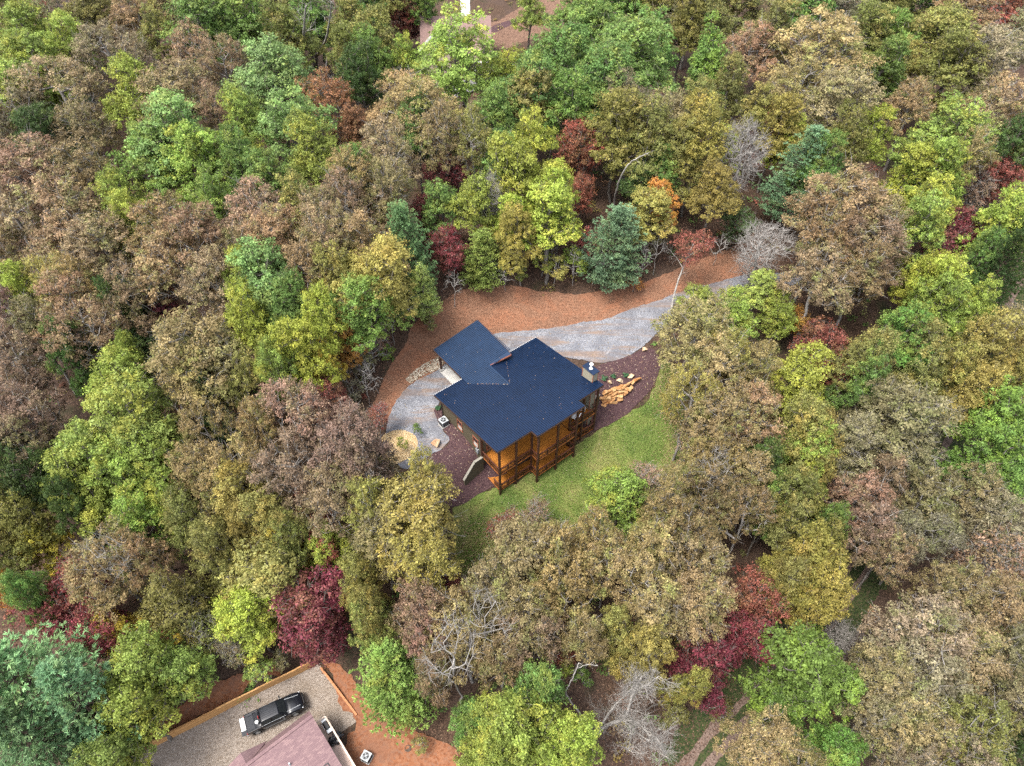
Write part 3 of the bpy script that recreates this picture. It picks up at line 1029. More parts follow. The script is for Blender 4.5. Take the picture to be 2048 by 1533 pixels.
# boulder wall: two stepped courses, each stone a part
bw_p = on_ground(1204, 800)
bw = thing('boulder_wall', 'stacked ochre boulder retaining wall in the dark mulch bed', 'wall', (bw_p[0], bw_p[1], ground(bw_p[0], bw_p[1])))
rng = random.Random(8)
_rows = [([(1205, 811), (1222, 808), (1240, 803)], .0, .85), ([(1204, 807), (1222, 803), (1243, 799)], .2, .8), ([(1203, 802), (1222, 797), (1243, 795), (1252, 788)], .35, .85), ([(1206, 796), (1224, 792), (1246, 790), (1262, 782)], .5, .8), ([(1207, 791), (1222, 787), (1240, 783), (1258, 785), (1265, 777)], .6, .85), ([(1232, 783), (1248, 778), (1262, 772), (1270, 768), (1275, 763)], .6, .8)]
for pts, dz, s in _rows:
    pts = [on_ground(*p) for p in pts]
    for i in range(len(pts) - 1):
        a, b = pts[i], pts[i + 1]
        L = np.linalg.norm(b - a)
        k = max(1, int(round(L / (s * .7))))
        for t in range(k):
            q = a + (b - a) * (t + .5) / k
            o = obj('boulder', STONES[rng.randrange(6)], bw)
            ss = s * rng.uniform(.85, 1.25)
            o.scale = (ss * rng.uniform(1.0, 1.5), ss * .85, ss * rng.uniform(.5, .8))
            o.location = (q[0] - bw_p[0] + rng.uniform(-.1, .1), q[1] - bw_p[1] + rng.uniform(-.1, .1), ground(q[0], q[1]) - bw.location.z + dz * .7 + .12)
            o.rotation_euler = (rng.uniform(-.2, .2), rng.uniform(-.2, .2), math.atan2(b[1] - a[1], b[0] - a[0]) + rng.uniform(-.3, .3))


def scatter_stones(name, pts, smin, smax, mat, label, seed, dz=.0):
    """loose stones nobody would count, as one mesh"""
    rng = random.Random(seed)
    base = [[tuple(v.co) for v in m_.vertices] for m_ in _TINY]
    bf = [[tuple(p.vertices) for p in m_.polygons] for m_ in _TINY]
    V, Fc = [], []
    for x, y in pts:
        k = rng.randrange(len(base))
        s = rng.uniform(smin, smax)
        a = rng.uniform(0, 6.28)
        ca, sa = math.cos(a), math.sin(a)
        z = ground(x, y) + dz
        n = len(V)
        ex = rng.uniform(.8, 1.3)
        V += [(x + (p[0] * ca * ex - p[1] * sa) * s, y + (p[0] * sa * ex + p[1] * ca) * s, z + p[2] * s) for p in base[k]]
        Fc += [tuple(i + n for i in f) for f in bf[k]]
    me = bpy.data.meshes.new(name)
    me.from_pydata(V, [], Fc)
    me.materials.append(mat)
    return obj(name, me, kind='stuff', label=label, category='stones')


_TINY = [stone_mesh('pebble', s, .6, 1) for s in (31, 32, 33, 34)]


def island_mat(name, stops):
    m, nt, b = new_mat(name, .85, .2)
    nt.links.new(ramp(nt, N(nt, 'ShaderNodeNewGeometry').outputs['Random Per Island'], stops), b.inputs['Base Color'])
    return m


def fill_poly(outline, n, seed, world=False):
    rng = np.random.default_rng(seed)
    P = np.array(outline if world else [on_ground(a, b)[:2] for a, b in outline])
    lo, hi = P.min(0), P.max(0)
    out = []
    while len(out) < n:
        x = rng.uniform(lo[0], hi[0], n)
        y = rng.uniform(lo[1], hi[1], n)
        ok = inside(P, x, y)
        out += list(zip(x[ok], y[ok]))
    return out[:n]


def jit(pts, s):
    rng = np.random.default_rng(len(pts))
    return [tuple(q) for q in np.array(pts) + rng.normal(0, s, (len(pts), 2))]


scatter_stones('river_rock', fill_poly([(812, 760), (822, 748), (840, 735), (862, 722), (880, 714), (888, 727), (878, 740), (862, 746), (845, 752), (830, 762), (822, 768)], 620, 3),
               .12, .3, island_mat('cream_river_rock', [(0, (.12, .09, .06)), (.4, (.28, .23, .17)), (1, (.42, .37, .30))]), 'cream river rock strip beside the carport post', 4, .1)
# round planting ring filled with golden stones
_rc = on_ground(795, 893)
_ring = [(_rc[0] + 2.15 * math.cos(a) * (1 + .04 * math.sin(3 * a)), _rc[1] + 2.15 * math.sin(a)) for a in np.linspace(0, 6.283, 40)[:-1]]
drape('stone_ring_base', _ring, plain('golden_gravel', (.38, .27, .14), .95), .10, world=True, smooth=0, rag=.04, step=.5, label='golden gravel bed of the round planting ring')
scatter_stones('golden_stones', fill_poly(_ring, 1500, 6, True), .08, .2, island_mat('golden_stone', [(0, (.27, .17, .08)), (.5, (.44, .33, .18)), (1, (.54, .44, .28))]), 'golden stones filling the round planting ring', 7, .12)

# gravel lumps on the drive so that it does not read as flat print
scatter_stones('drive_gravel', jit(fill_poly(GRAVEL, 9000, 16, True), .25), .03, .08, island_mat('drive_stone', [(0, (.07, .072, .082)), (.5, (.17, .175, .195)), (1, (.29, .295, .315))]), 'loose grey stones on the gravel driveway', 17, .07)
scatter_stones('yard_gravel', fill_poly(PAD, 9000, 18, True), .03, .085, island_mat('yard_stone', [(0, (.07, .055, .042)), (.5, (.20, .165, .14)), (1, (.34, .31, .285))]), 'loose tan stones on the parking yard', 19, .06)


def flakes(name, pts, smin, smax, mat, label, dz, seed):
    rng = np.random.default_rng(seed)
    n = len(pts)
    P = np.array([(x, y, ground(x, y) + dz) for x, y in pts])
    a = rng.uniform(0, 6.283, n)
    s = rng.uniform(smin, smax, n)
    t = np.c_[np.cos(a), np.sin(a), rng.uniform(-.4, .4, n)] * s[:, None]
    b = np.c_[-np.sin(a), np.cos(a), rng.uniform(-.4, .4, n)] * s[:, None] * .55
    V = np.stack([P + t, P + b, P - t, P - b], 1).reshape(-1, 3)
    V[:, 2] += .03
    return obj(name, np_mesh(name, V, np.arange(4 * n).reshape(n, 4), mat), kind='stuff', label=label, category='leaves')


flakes('mulch_leaves', fill_poly(MULCH_A, 500, 20, True) + fill_poly(MULCH_B, 520, 21, True), .03, .085, M_FLAKE, 'pale dry leaves scattered over the mulch beds', .1, 22)
flakes('lawn_leaves', jit(fill_poly(LAWN, 1700, 33, True), .8), .03, .075, M_FLAKE, 'dry leaves fallen on the lawn', .12, 34)
M_TANLEAF = island_mat('tan_lawn_leaves', [(0, (.12, .075, .04)), (.5, (.20, .15, .075)), (1, (.26, .21, .11))])
_lf = fill_poly([(1300, 770), (1345, 740), (1400, 780), (1425, 900), (1390, 1010), (1300, 1060), (1310, 960), (1340, 880)], 3800, 35) + fill_poly([(905, 1045), (908, 1160), (1080, 1190), (1250, 1120), (1210, 1050), (1060, 1060), (960, 1040)], 4200, 36)
flakes('lawn_litter', jit(_lf, .6), .04, .11, M_TANLEAF, 'tan leaf litter drifted over the lawn edges under the trees', .12, 37)
flakes('drive_leaves', jit(fill_poly(GRAVEL, 700, 38, True), .3), .03, .08, M_TANLEAF, 'tan leaves blown onto the gravel driveway', .12, 39)
M_STRAWBIT = island_mat('straw_bits', [(0, (.05, .025, .016)), (.4, (.12, .06, .037)), (.8, (.18, .096, .06)), (1, (.24, .15, .10))])
flakes('straw_pieces', jit(fill_poly(STRAW, 18000, 23, True), .9), .03, .085, M_STRAWBIT, 'rust coloured straw and leaves on the clay bank', .05, 24)
M_LITTERBIT = island_mat('litter_bits', [(0, (.035, .019, .014)), (.5, (.08, .043, .029)), (.85, (.13, .072, .048)), (1, (.20, .135, .09))])
_fl = fill_poly([(600, 900), (560, 650), (800, 480), (1100, 430), (1500, 430), (1700, 560), (1560, 640), (1500, 500), (1250, 560), (950, 570), (820, 640), (740, 800)], 26000, 25)
flakes('leaf_litter', _fl, .06, .16, M_LITTERBIT, 'brown fallen leaves on the forest floor behind the cabin', .04, 26)
_fl = fill_poly([(380, 1330), (560, 1290), (700, 1290), (900, 1420), (1100, 1300), (1400, 1250), (1500, 1400), (1350, 1560), (900, 1600), (760, 1480), (640, 1320)], 9000, 27)
_fa = np.array(_fl)
_fl = [tuple(q) for q in _fa[~(inside(CLAY_A, _fa[:, 0], _fa[:, 1]) | inside(PAD, _fa[:, 0], _fa[:, 1]))]]
flakes('leaf_litter', _fl, .04, .10, M_LITTERBIT, 'brown fallen leaves on the slope below the cabin', .06, 28)
# grass blades of the lawn
pts = jit(fill_poly(LAWN, 64000, 29, True), .3)
rng = np.random.default_rng(30)
n = len(pts)
P = np.array([(x, y, ground(x, y) + .05) for x, y in pts])
a = rng.uniform(0, 6.283, n)
hgt = rng.uniform(.05, .17, n)
wd = rng.uniform(.03, .06, n)
t = np.c_[np.cos(a), np.sin(a), np.zeros(n)] * wd[:, None]
lean = np.c_[rng.normal(0, .05, n), rng.normal(0, .05, n), hgt]
V = np.stack([P - t, P + t, P + lean], 1).reshape(-1, 3)
m, nt, b = new_mat('grass_blades', .9, .1)
pp = pos(nt)
c = ramp(nt, noise(nt, .22, 6, .68, pp, .5), [(.36, (.04, .08, .013)), (.5, (.085, .12, .025)), (.62, (.18, .175, .06))])
rpi = N(nt, 'ShaderNodeNewGeometry').outputs['Random Per Island']
c = mixc(nt, ramp(nt, rpi, [(.55, (0, 0, 0)), (1, (.7, .7, .7))]), c, (.22, .20, .08))
nt.links.new(c, b.inputs['Base Color'])
obj('grass', np_mesh('grass', V, np.arange(3 * n).reshape(n, 3), m), kind='stuff', label='short patchy grass blades on the lawn', category='grass')

# ------------------------------------------------------------------ timber retaining wall
M_TIM = [boards_mat('pine_timber_%d' % i, c, tuple(x * 1.1 for x in c), 2, .19, .75) for i, c in enumerate([(.40, .22, .085), (.36, .19, .07), (.44, .25, .10)])]
M_REDTIM = plain('red_timber', (.13, .045, .035), .8)
tw_path = [on_ground(*p) for p in [(312, 1492), (400, 1447), (480, 1405), (560, 1364), (636, 1326)]]
tw = thing('timber_wall', 'long tan timber retaining wall beside the black pickup', 'wall', tw_path[0])
base = np.array(tw.location)
rng = random.Random(3)
for i in range(4):
    a, b = tw_path[i] - base, tw_path[i + 1] - base
    d = (b - a) / np.linalg.norm(b - a)
    zt = .0
    za, zb = -.1, -.1
    L = np.linalg.norm((b - a)[:2])
    for half in (0, 1):
        p = a + (b - a) * (half * .5)
        q = a + (b - a) * (half * .5 + .5)
        gz = -.14 + .05 * half
        for k in range(10):
            z = gz + k * .19
            off = np.array([d[1], -d[0], 0]) * (.0 - .012 * k)
            o = MB().beam((p[0] + off[0] * -1, p[1] - off[1], z), (q[0] - off[0] - d[0] * .01, q[1] - off[1] - d[1] * .01, z), .14, .18).build('timber', M_TIM[(k + i + half) % 3], tw)
wall2 = [on_ground(*p) for p in [(200, 1540), (255, 1514), (306, 1494)]]
rw = thing('timber_wall', 'low dark red timber retaining wall under the pine', 'wall', wall2[0])
for i in range(2):
    a, b = wall2[i] - wall2[0], wall2[i + 1] - wall2[0]
    for k in range(5):
        MB().beam((a[0], a[1], -.1 + k * .2), (b[0], b[1], -.1 + k * .2), .2, .19).build('timber', M_REDTIM, rw)
e0, e1 = on_ground(642, 1337), on_ground(714, 1432)
ed = thing('timber_edging', 'low orange timber edging between tan gravel and red clay', 'edging', e0)
d = e1 - e0
for k in range(3):
    for h in range(2):
        p, q = d * (k / 3), d * ((k + .99) / 3)
        MB().beam((p[0], p[1], .0 + h * .16 + p[2]), (q[0], q[1], .0 + h * .16 + q[2]), .2, .155).build('timber', plain('orange_timber', (.34, .15, .07), .8), ed)

# ------------------------------------------------------------------ pickup
M_PAINT, _nt, _b = new_mat('black_paint', .25, .4)
_b.inputs['Base Color'].default_value = (.006, .007, .010, 1)
_b.inputs['Coat Weight'].default_value = .15
_b.inputs['Coat Roughness'].default_value = .06
M_TYRE = plain('tyre_rubber', (.012, .012, .012), .85)
M_LINER = plain('bed_liner', (.035, .037, .042), .7)
M_RED, _nt, _b = new_mat('tail_lamp_red', .25, .5)
_b.inputs['Base Color'].default_value = (.25, .01, .01, 1)
M_LAMP, _nt, _b = new_mat('headlamp', .15, .6)
_b.inputs['Base Color'].default_value = (.5, .52, .55, 1)

_a = at(483, 1457, -13.1)
_f = at(604.5, 1399, -13.1)
_c = (_a + _f) / 2
TRZ = math.atan2(_f[1] - _a[1], _f[0] - _a[0])
_gz = ground(_c[0], _c[1]) + .09
TL = 6.35
truck = thing('pickup_truck', 'black crew cab pickup with open tailgate parked beside the timber wall', 'truck', (_c[0], _c[1], _gz), TRZ)


def loft(sections, name, mat, parent, bevel=0.0):
    """closed rounded body from cross-sections (x, half width, z bottom, z top, shoulder)"""
    mb = MB()
    rings = []
    for x, hw, z0, z1, r in sections:
        rings.append([(x, -hw + r * .4, z0), (x, -hw, z0 + r), (x, -hw, z1 - r), (x, -hw + r * .5, z1 - r * .25), (x, -hw + r * 1.3, z1), (x, hw - r * 1.3, z1), (x, hw - r * .5, z1 - r * .25), (x, hw, z1 - r), (x, hw, z0 + r), (x, hw - r * .4, z0)])
    n = 10
    vs = [p for r in rings for p in r]
    fs = [(i * n + k, i * n + (k + 1) % n, (i + 1) * n + (k + 1) % n, (i + 1) * n + k) for i in range(len(rings) - 1) for k in range(n)]
    fs += [tuple(range(n - 1, -1, -1)), tuple((len(rings) - 1) * n + k for k in range(n))]
    return mb.add(vs, fs).build(name, mat, parent, smooth=True, bevel=bevel)


X1 = TL / 2
loft([(-2.55, .93, .55, 1.18, .06), (-1.0, .95, .5, 1.2, .06), (1.2, .96, .45, 1.2, .08), (1.35, .96, .45, 1.18, .1)], 'body', M_PAINT, truck)
loft([(1.2, .95, .5, 1.22, .1), (1.9, .95, .5, 1.2, .12), (2.6, .93, .5, 1.13, .14), (2.95, .86, .52, 1.02, .14), (3.1, .74, .55, .85, .1)], 'hood', M_PAINT, truck)
mb = MB()
for s in (-1, 1):
    mb.add([(1.3, s * .62, 1.222), (2.8, s * .5, 1.105), (2.8, s * .54, 1.105), (1.3, s * .66, 1.222), (1.3, s * .62, 1.25), (2.75, s * .5, 1.14), (2.75, s * .54, 1.14), (1.3, s * .66, 1.25)],
           [(4, 5, 6, 7), (0, 1, 5, 4), (1, 2, 6, 5), (2, 3, 7, 6), (3, 0, 4, 7)])
mb.build('hood_ridges', M_STEEL, truck)
# cab: glass house with painted roof and pillars
cab = [(-1.15, .80, 1.18), (1.35, .84, 1.18)]
gv = [(-1.2, -.88, 1.17), (1.5, -.9, 1.17), (1.5, .9, 1.17), (-1.2, .88, 1.17), (-1.0, -.68, 1.82), (.72, -.68, 1.84), (.72, .68, 1.84), (-1.0, .68, 1.82)]
MB().add(gv, [(0, 3, 2, 1), (4, 5, 6, 7), (0, 1, 5, 4), (1, 2, 6, 5), (2, 3, 7, 6), (3, 0, 4, 7)]).build('cab', M_PAINT, truck, bevel=.06, seg=3, smooth=True)
MB().add([(1.40, -.74, 1.245), (1.40, .74, 1.245), (.80, .58, 1.815), (.80, -.58, 1.815), (1.42, -.74, 1.26), (1.42, .74, 1.26), (.82, .58, 1.83), (.82, -.58, 1.83)],
         [(4, 5, 6, 7), (0, 1, 5, 4), (1, 2, 6, 5), (2, 3, 7, 6), (3, 0, 4, 7)]).build('windshield', M_GLASS, truck)
for s in (-1, 1):
    for x0, x1 in ((-.98, -.12), (-.02, .95)):
        xa, xb = x0 + .04, min(x1, .68) - .02
        MB().add([(x0, s * .875, 1.25), (x1 + .18 * (x1 > .5), s * .882, 1.25), (xb, s * .715, 1.77), (xa, s * .715, 1.77), (x0, s * .895, 1.255), (x1 + .18 * (x1 > .5), s * .902, 1.255), (xb, s * .735, 1.775), (xa, s * .735, 1.775)],
                 [(4, 5, 6, 7), (0, 1, 5, 4), (1, 2, 6, 5), (2, 3, 7, 6), (3, 0, 4, 7), (0, 3, 2, 1)]).build('window', M_GLASS, truck)
    MB().beam((-1.0, s * .955, .62), (1.1, s * .99, .62), .16, .06).build('running_board', M_BLACK, truck)
    MB().beam((-.9, s * .905, 1.235), (1.25, s * .915, 1.235), .02, .03).build('window_trim', M_STEEL, truck)
    mi = MB().box(.98, 1.12, s * .98, s * 1.2, 1.2, 1.42).build('mirror', M_PAINT, truck, bevel=.03)
    MB().beam((1.05, s * .9, 1.25), (1.05, s * 1.0, 1.28), .06, .06).build('mirror_arm', M_BLACK, mi)
    MB().box(2.72, 2.98, s * .62, s * .86, .82, .98).build('headlight', M_LAMP, truck, bevel=.03)
    MB().box(-2.62, -2.53, s * .78, s * .94, .75, 1.12).build('tail_light', M_RED, truck, bevel=.02)
    for x in (-1.75, 2.05):
        th = MB()
        th.tube([(x, s * .72, .42), (x, s * .98, .42)], .42, 24)
        w_ = th.build('wheel', M_TYRE, truck, bevel=.04)
        MB().tube([(x, s * .97, .42), (x, s * 1.0, .42)], .25, 16).build('rim', M_STEEL, w_)
        ar = MB()
        for k in range(9):
            t0, t1 = math.pi * k / 9, math.pi * (k + 1) / 9
            ar.add([(x + .48 * math.cos(t0), s * .93, .45 + .48 * math.sin(t0)), (x + .48 * math.cos(t1), s * .93, .45 + .48 * math.sin(t1)), (x + .48 * math.cos(t1), s * 1.02, .45 + .48 * math.sin(t1)), (x + .48 * math.cos(t0), s * 1.02, .45 + .48 * math.sin(t0)),
                    (x + .54 * math.cos(t0), s * .93, .45 + .54 * math.sin(t0)), (x + .54 * math.cos(t1), s * .93, .45 + .54 * math.sin(t1)), (x + .54 * math.cos(t1), s * 1.02, .45 + .54 * math.sin(t1)), (x + .54 * math.cos(t0), s * 1.02, .45 + .54 * math.sin(t0))],
                   [(4, 5, 6, 7), (0, 3, 2, 1), (2, 3, 7, 6), (0, 1, 5, 4)])
        ar.build('fender_flare', M_BLACK, truck)
# cab roof ridges
mb = MB()
for k in range(5):
    y = -.4 + k * .2
    mb.box(-.9, .6, y - .02, y + .02, 1.84, 1.862)
mb.build('roof_ridges', M_PAINT, truck)
# bed: side walls, ribbed floor just below the rails
MB().box(-2.5, -1.25, -.76, .76, 1.06, 1.19).build('bed_floor', M_LINER, truck)
mb = MB()
for k in range(13):
    y = -.7 + k * .115
    mb.box(-2.48, -1.28, y, y + .05, 1.193, 1.215)
q = mb.build('bed_ribs', M_LINER, truck)
for s in (-1, 1):
    MB().box(-2.55, -1.2, s * .78, s * .95, 1.1, 1.3).build('bed_side', M_PAINT, truck, bevel=.03)
MB().box(-2.3, -1.7, .62, .76, 1.216, 1.34).build('bed_toolbox', M_LINER, truck, bevel=.02)
MB().box(-3.1, -2.56, -.9, .9, .93, 1.0).build('tailgate', M_LINER, truck, bevel=.02)
MB().box(-3.06, -2.62, -.42, .86, 1.003, 1.03).build('tailgate_panel', M_WHITE, truck, bevel=.01)
MB().box(-1.31, -1.25, -.05, .22, 1.25, 1.42).build('brake_lamp_bar', M_RED, truck)
MB().box(-2.75, -2.52, -.9, .9, .48, .62).build('bumper', M_STEEL, truck, bevel=.03)
MB().box(2.95, 3.2, -.8, .8, .45, .66).build('bumper', M_BLACK, truck, bevel=.05)
MB().box(3.06, 3.14, -.45, .45, .68, .86).build('grille', M_BLACK, truck)
bk = thing('bucket', 'round white bucket standing in the pickup bed', 'bucket', _c + np.array([math.cos(TRZ) * -1.45 - math.sin(TRZ) * -.38, math.sin(TRZ) * -1.45 + math.cos(TRZ) * -.38, 0]), TRZ)
bk.location.z = _gz + 1.216
MB().lathe([(.13, 0), (.16, .3), (.17, .3), (.17, .33)], 18).build('pail', M_WHITE, bk)
MB().lathe([(.172, .332), (.16, .36)], 18).build('lid', M_WHITE, bk)

# ------------------------------------------------------------------ shingled house at the lower edge
def shingle_mat():
    m, nt, b = new_mat('brown_shingles', .9, .15)
    p = objco(nt)
    mp = N(nt, 'ShaderNodeMapping')
    nt.links.new(p, mp.inputs[0])
    br = N(nt, 'ShaderNodeTexBrick')
    br.inputs['Scale'].default_value = 1.0
    br.inputs['Brick Width'].default_value = .42
    br.inputs['Row Height'].default_value = .15
    br.inputs['Mortar Size'].default_value = .006
    br.inputs['Bias'].default_value = -.3
    br.inputs['Color1'].default_value = (.13, .083, .088, 1)
    br.inputs['Color2'].default_value = (.21, .14, .135, 1)
    br.inputs['Mortar'].default_value = (.07, .04, .04, 1)
    nt.links.new(mp.outputs[0], br.inputs['Vector'])
    n = noise(nt, 1.2, 4, .6, p)
    nt.links.new(mixc(nt, ramp(nt, n, [(.3, (0, 0, 0)), (.7, (.5, .5, .5))]), br.outputs[0], (.145, .094, .096)), b.inputs['Base Color'])
    bump(nt, b, br.outputs['Fac'], .4, .02)
    return m


M_SHINGLE = shingle_mat()
r1, r2 = at(624, 1432, -9.3), at(513, 1516, -9.3)
NYAW = math.atan2(r2[1] - r1[1], r2[0] - r1[0])
nh = thing('neighbour_house', 'house with pinkish brown shingle roof beside the pickup', 'house', (r1[0], r1[1], 0), NYAW)
# local x runs along the ridge away from the deck gable, local +y (left of x) is the hidden far side?
_n_side = 1 if (np.cross([math.cos(NYAW), math.sin(NYAW)], [at(691, 1533, -9.3)[0] - r1[0], at(691, 1533, -9.3)[1] - r1[1]]) > 0) else -1
S_ = _n_side
RL = 13.0
big = [(0, 0, -9.3), (RL, 0, -9.3), (RL, S_ * 7.5, -11.6), (0, S_ * 7.5, -11.6)]
sml = [(0, 0, -9.3), (0, -S_ * 1.15, -10.75), (RL, -S_ * 1.15, -10.75), (RL, 0, -9.3)]
if S_ < 0:
    big, sml = big[::-1], sml[::-1]
nroof = MB().slab(big, .14).build('roof', M_SHINGLE, nh)
MB().slab(sml, .14).build('roof_back_slope', M_SHINGLE, nh)
MB().beam((-.02, 0, -9.27), (RL, 0, -9.27), .3, .05).build('ridge_cap', M_SHINGLE, nh)
# low cross gable on the back slope
MB().slab([(6.6, 0, -9.29), (6.6, -S_ * 1.3, -9.29), (4.4, -S_ * 1.3, -10.76)][::S_ * -1], .1).build('dormer_roof', M_SHINGLE, nh)
MB().slab([(6.6, 0, -9.29), (9.0, -S_ * 1.4, -10.76), (6.6, -S_ * 1.3, -9.29)][::S_ * -1], .1).build('dormer_roof', M_SHINGLE, nh)
M_LAP = plain('beige_lap_siding', (.42, .36, .29), .8)
MB().prism([(-S_ * .85, -14.6), (S_ * 7.1, -14.6), (S_ * 7.1, -11.65), (0, -9.52), (-S_ * .85, -10.6)], 'x', .35, RL - .3).build('wall', M_LAP, nh)
vp = MB().lathe([(.11, 0), (.08, .05), (.06, .35), (.08, .36), (.08, .4)], 12, (3.6, S_ * 2.2, -9.3 - 2.3 / 7.5 * 2.2)).build('vent_pipe', M_STEEL, nroof)
fr = MB()


def rz_(y):
    return -9.3 - 2.3 / 7.5 * abs(y) + .03


for (xa, ya, xb, yb) in ((.9, 4.1, 5.2, 4.1), (.9, 4.65, 5.2, 4.65), (.9, 4.1, .9, 4.65), (5.2, 4.1, 5.2, 4.65)):
    fr.beam((xa, S_ * ya, rz_(ya)), (xb, S_ * yb, rz_(yb)), .09, .07)
fr.build('roof_vent_frame', M_BLACK, nroof)

# its deck
M_PALEDECK = boards_mat('weathered_deck', (.44, .33, .28), (.52, .41, .35), 0, .14, .8)
dk = thing('wooden_deck', 'weathered pale wooden deck along the shingled gable', 'deck', (r1[0], r1[1], 0), NYAW)
ca, sa = math.cos(-NYAW), math.sin(-NYAW)


def nloc(p):
    d = np.asarray(p) - np.array([r1[0], r1[1], 0])
    return np.array([d[0] * ca - d[1] * sa, d[0] * sa + d[1] * ca, d[2]])


DZ = -12.3
q0 = nloc(at(650, 1433, DZ + 1))
q1 = nloc(at(633, 1443, DZ + 1))
dx0 = q0[0]
ylo, yhi = sorted((q0[1], q0[1] + S_ * 9.5))
bd = MB()
yy = ylo
while yy < yhi - .14:
    bd.box(dx0, .34, yy + .006, yy + .138, DZ - .04, DZ)
    yy += .144
o = bd.build('deck_boards', M_PALEDECK, dk)
o['kind'] = 'stuff'
MB().box(dx0 + .05, .33, ylo + .05, yhi - .05, DZ - .25, DZ - .05).build('deck_frame', M_PALEDECK, dk)
rl = MB()
rl.beam((dx0, ylo, DZ + 1), (dx0, yhi, DZ + 1), .15, .05)
rl.beam((dx0, q0[1], DZ + 1.001), (.3, q0[1], DZ + 1.001), .15, .05)
rl.beam((dx0, ylo, DZ + .15), (dx0, yhi, DZ + .15), .05, .09)
rail_o = rl.build('railing', plain('pale_rail', (.5, .40, .33), .8), dk)
bal = MB()
for k in range(int((yhi - ylo) / .14)):
    bal.beam((dx0, ylo + k * .14, DZ + .15), (dx0, ylo + k * .14, DZ + .98), .03, .03)
o = bal.build('balusters', M_PALEDECK, rail_o)
o['kind'] = 'stuff'
for k in range(5):
    MB().box(dx0 - .05, dx0 + .05, ylo + k * 2.35, ylo + k * 2.35 + .1, -15.0, DZ + .97).build('post', M_PALEDECK, dk)

# grill and covered pile on that deck
gp = at(653, 1451, DZ + .9)
gr = thing('barbecue_grill', 'black gas grill with steel side shelves on the pale deck', 'grill', (gp[0], gp[1], DZ), NYAW + math.pi / 2)
MB().prism([(-.28, .8), (.28, .8), (.28, .95), (.15, 1.12), (-.15, 1.12), (-.28, .98)], 'x', -.38, .38).build('hood', M_BLACK, gr, bevel=.03)
MB().box(-.36, .36, -.26, .26, .12, .79).build('cabinet', M_BLACK, gr)
for s in (-1, 1):
    MB().box(s * .4, s * .75, -.25, .25, .84, .88).build('side_shelf', plain('shelf_steel', (.5, .52, .53), .35, .5, .2), gr)
MB().beam((-.3, -.33, .95), (.3, -.33, .95), .03, .03).build('handle', M_STEEL, gr)
for sx in (-1, 1):
    for sy in (-1, 1):
        MB().lathe([(.05, 0), (.05, .1)], 10, (sx * .3, sy * .2, 0)).build('caster', M_BLACK, gr)

tp = at(671, 1479, DZ + .3)
M_TARP, _nt, _b = new_mat('black_plastic', .3, .5)
_b.inputs['Base Color'].default_value = (.008, .008, .010, 1)
_rng = random.Random(12)
bm = bmesh.new()
bmesh.ops.create_icosphere(bm, subdivisions=4, radius=1)
for v in bm.verts:
    n_ = v.co.copy()
    k = .62 + .13 * math.sin(5 * n_.x + 2 * n_.z) * math.cos(4 * n_.y) + .08 * math.sin(11 * n_.y + 7 * n_.x) + .04 * math.sin(23 * n_.x - 17 * n_.z)
    v.co = Vector((n_.x * k * 1.15, n_.y * k * .85, max(0, n_.z * k * .7 + .3)))
me = bpy.data.meshes.new('covered_pile')
bm.to_mesh(me)
bm.free()
me.materials.append(M_TARP)
o = tag(obj('plastic_sack', me), 'crumpled black plastic sack lying on the pale deck', 'sack')
o.location = (tp[0], tp[1], DZ)
o.rotation_euler = (0, 0, NYAW)

# round lid in the clay
sp = on_ground(816, 1498)
o = tag(MB().lathe([(.3, 0), (.32, .1), (.26, .12), (.24, .06), (.05, .05)], 20).build('drain_ring', plain('rusty_ring', (.06, .045, .035), .8)), 'round dark drain ring sunk in the red clay', 'drain')
o.location = (sp[0], sp[1], ground(sp[0], sp[1]) + .03)

# ------------------------------------------------------------------ far house half hidden by trees
fp = np.array([-11.0, 138.94, 0.0])
fh = thing('far_house', 'beige house with pinkish roof half hidden by a pale green tree', 'house', fp, R(2))
M_BEIGE = plain('beige_stucco', (.46, .37, .30), .85)
M_PINKROOF = plain('pinkish_shingles', (.17, .112, .10), .9, scale=3)
MB().box(-6.5, 6.5, 1, 9, -1.5, 5).build('wall', M_BEIGE, fh)
MB().prism([(-6.6, -1.5), (-1.2, -1.5), (-1.2, 5.2), (-3.9, 7.9), (-6.6, 5.2)], 'y', -2.2, 1.2).build('wall', M_BEIGE, fh)
MB().box(2.4, 6.8, -3.2, 1.2, -1.5, 3.0).build('wall', M_BEIGE, fh)
rf = MB()
rf.slab([(-7, .5, 4.95), (7, .5, 4.95), (7, 5, 8.3), (-7, 5, 8.3)], .2)
rf.slab([(-7, 5, 8.3), (7, 5, 8.3), (7, 9.5, 4.95), (-7, 9.5, 4.95)], .2)
roof_f = rf.build('roof', M_PINKROOF, fh)
r3 = MB()
r3.slab([(-7.05, -2.7, 4.9), (-3.9, -2.7, 8.1), (-3.9, 3.5, 8.1), (-7.05, 3.5, 4.9)][::-1], .18)
r3.slab([(-3.9, -2.7, 8.1), (-.75, -2.7, 4.9), (-.75, 3.5, 4.9), (-3.9, 3.5, 8.1)][::-1], .18)
r3.build('gable_roof', M_PINKROOF, fh)
MB().slab([(2.1, -3.6, 2.95), (7.1, -3.6, 2.95), (7.1, 1.2, 5.0), (2.1, 1.2, 5.0)], .18).build('porch_roof', M_PINKROOF, fh)
fb = MB()
fb.beam((-7.05, -2.76, 4.85), (-3.9, -2.76, 8.05), .1, .35)
fb.beam((-3.9, -2.76, 8.05), (-.75, -2.76, 4.85), .1, .35)
fb.beam((2.1, -3.66, 2.85), (7.1, -3.66, 2.85), .1, .25)
fb.build('bargeboard', M_WHITE, fh)
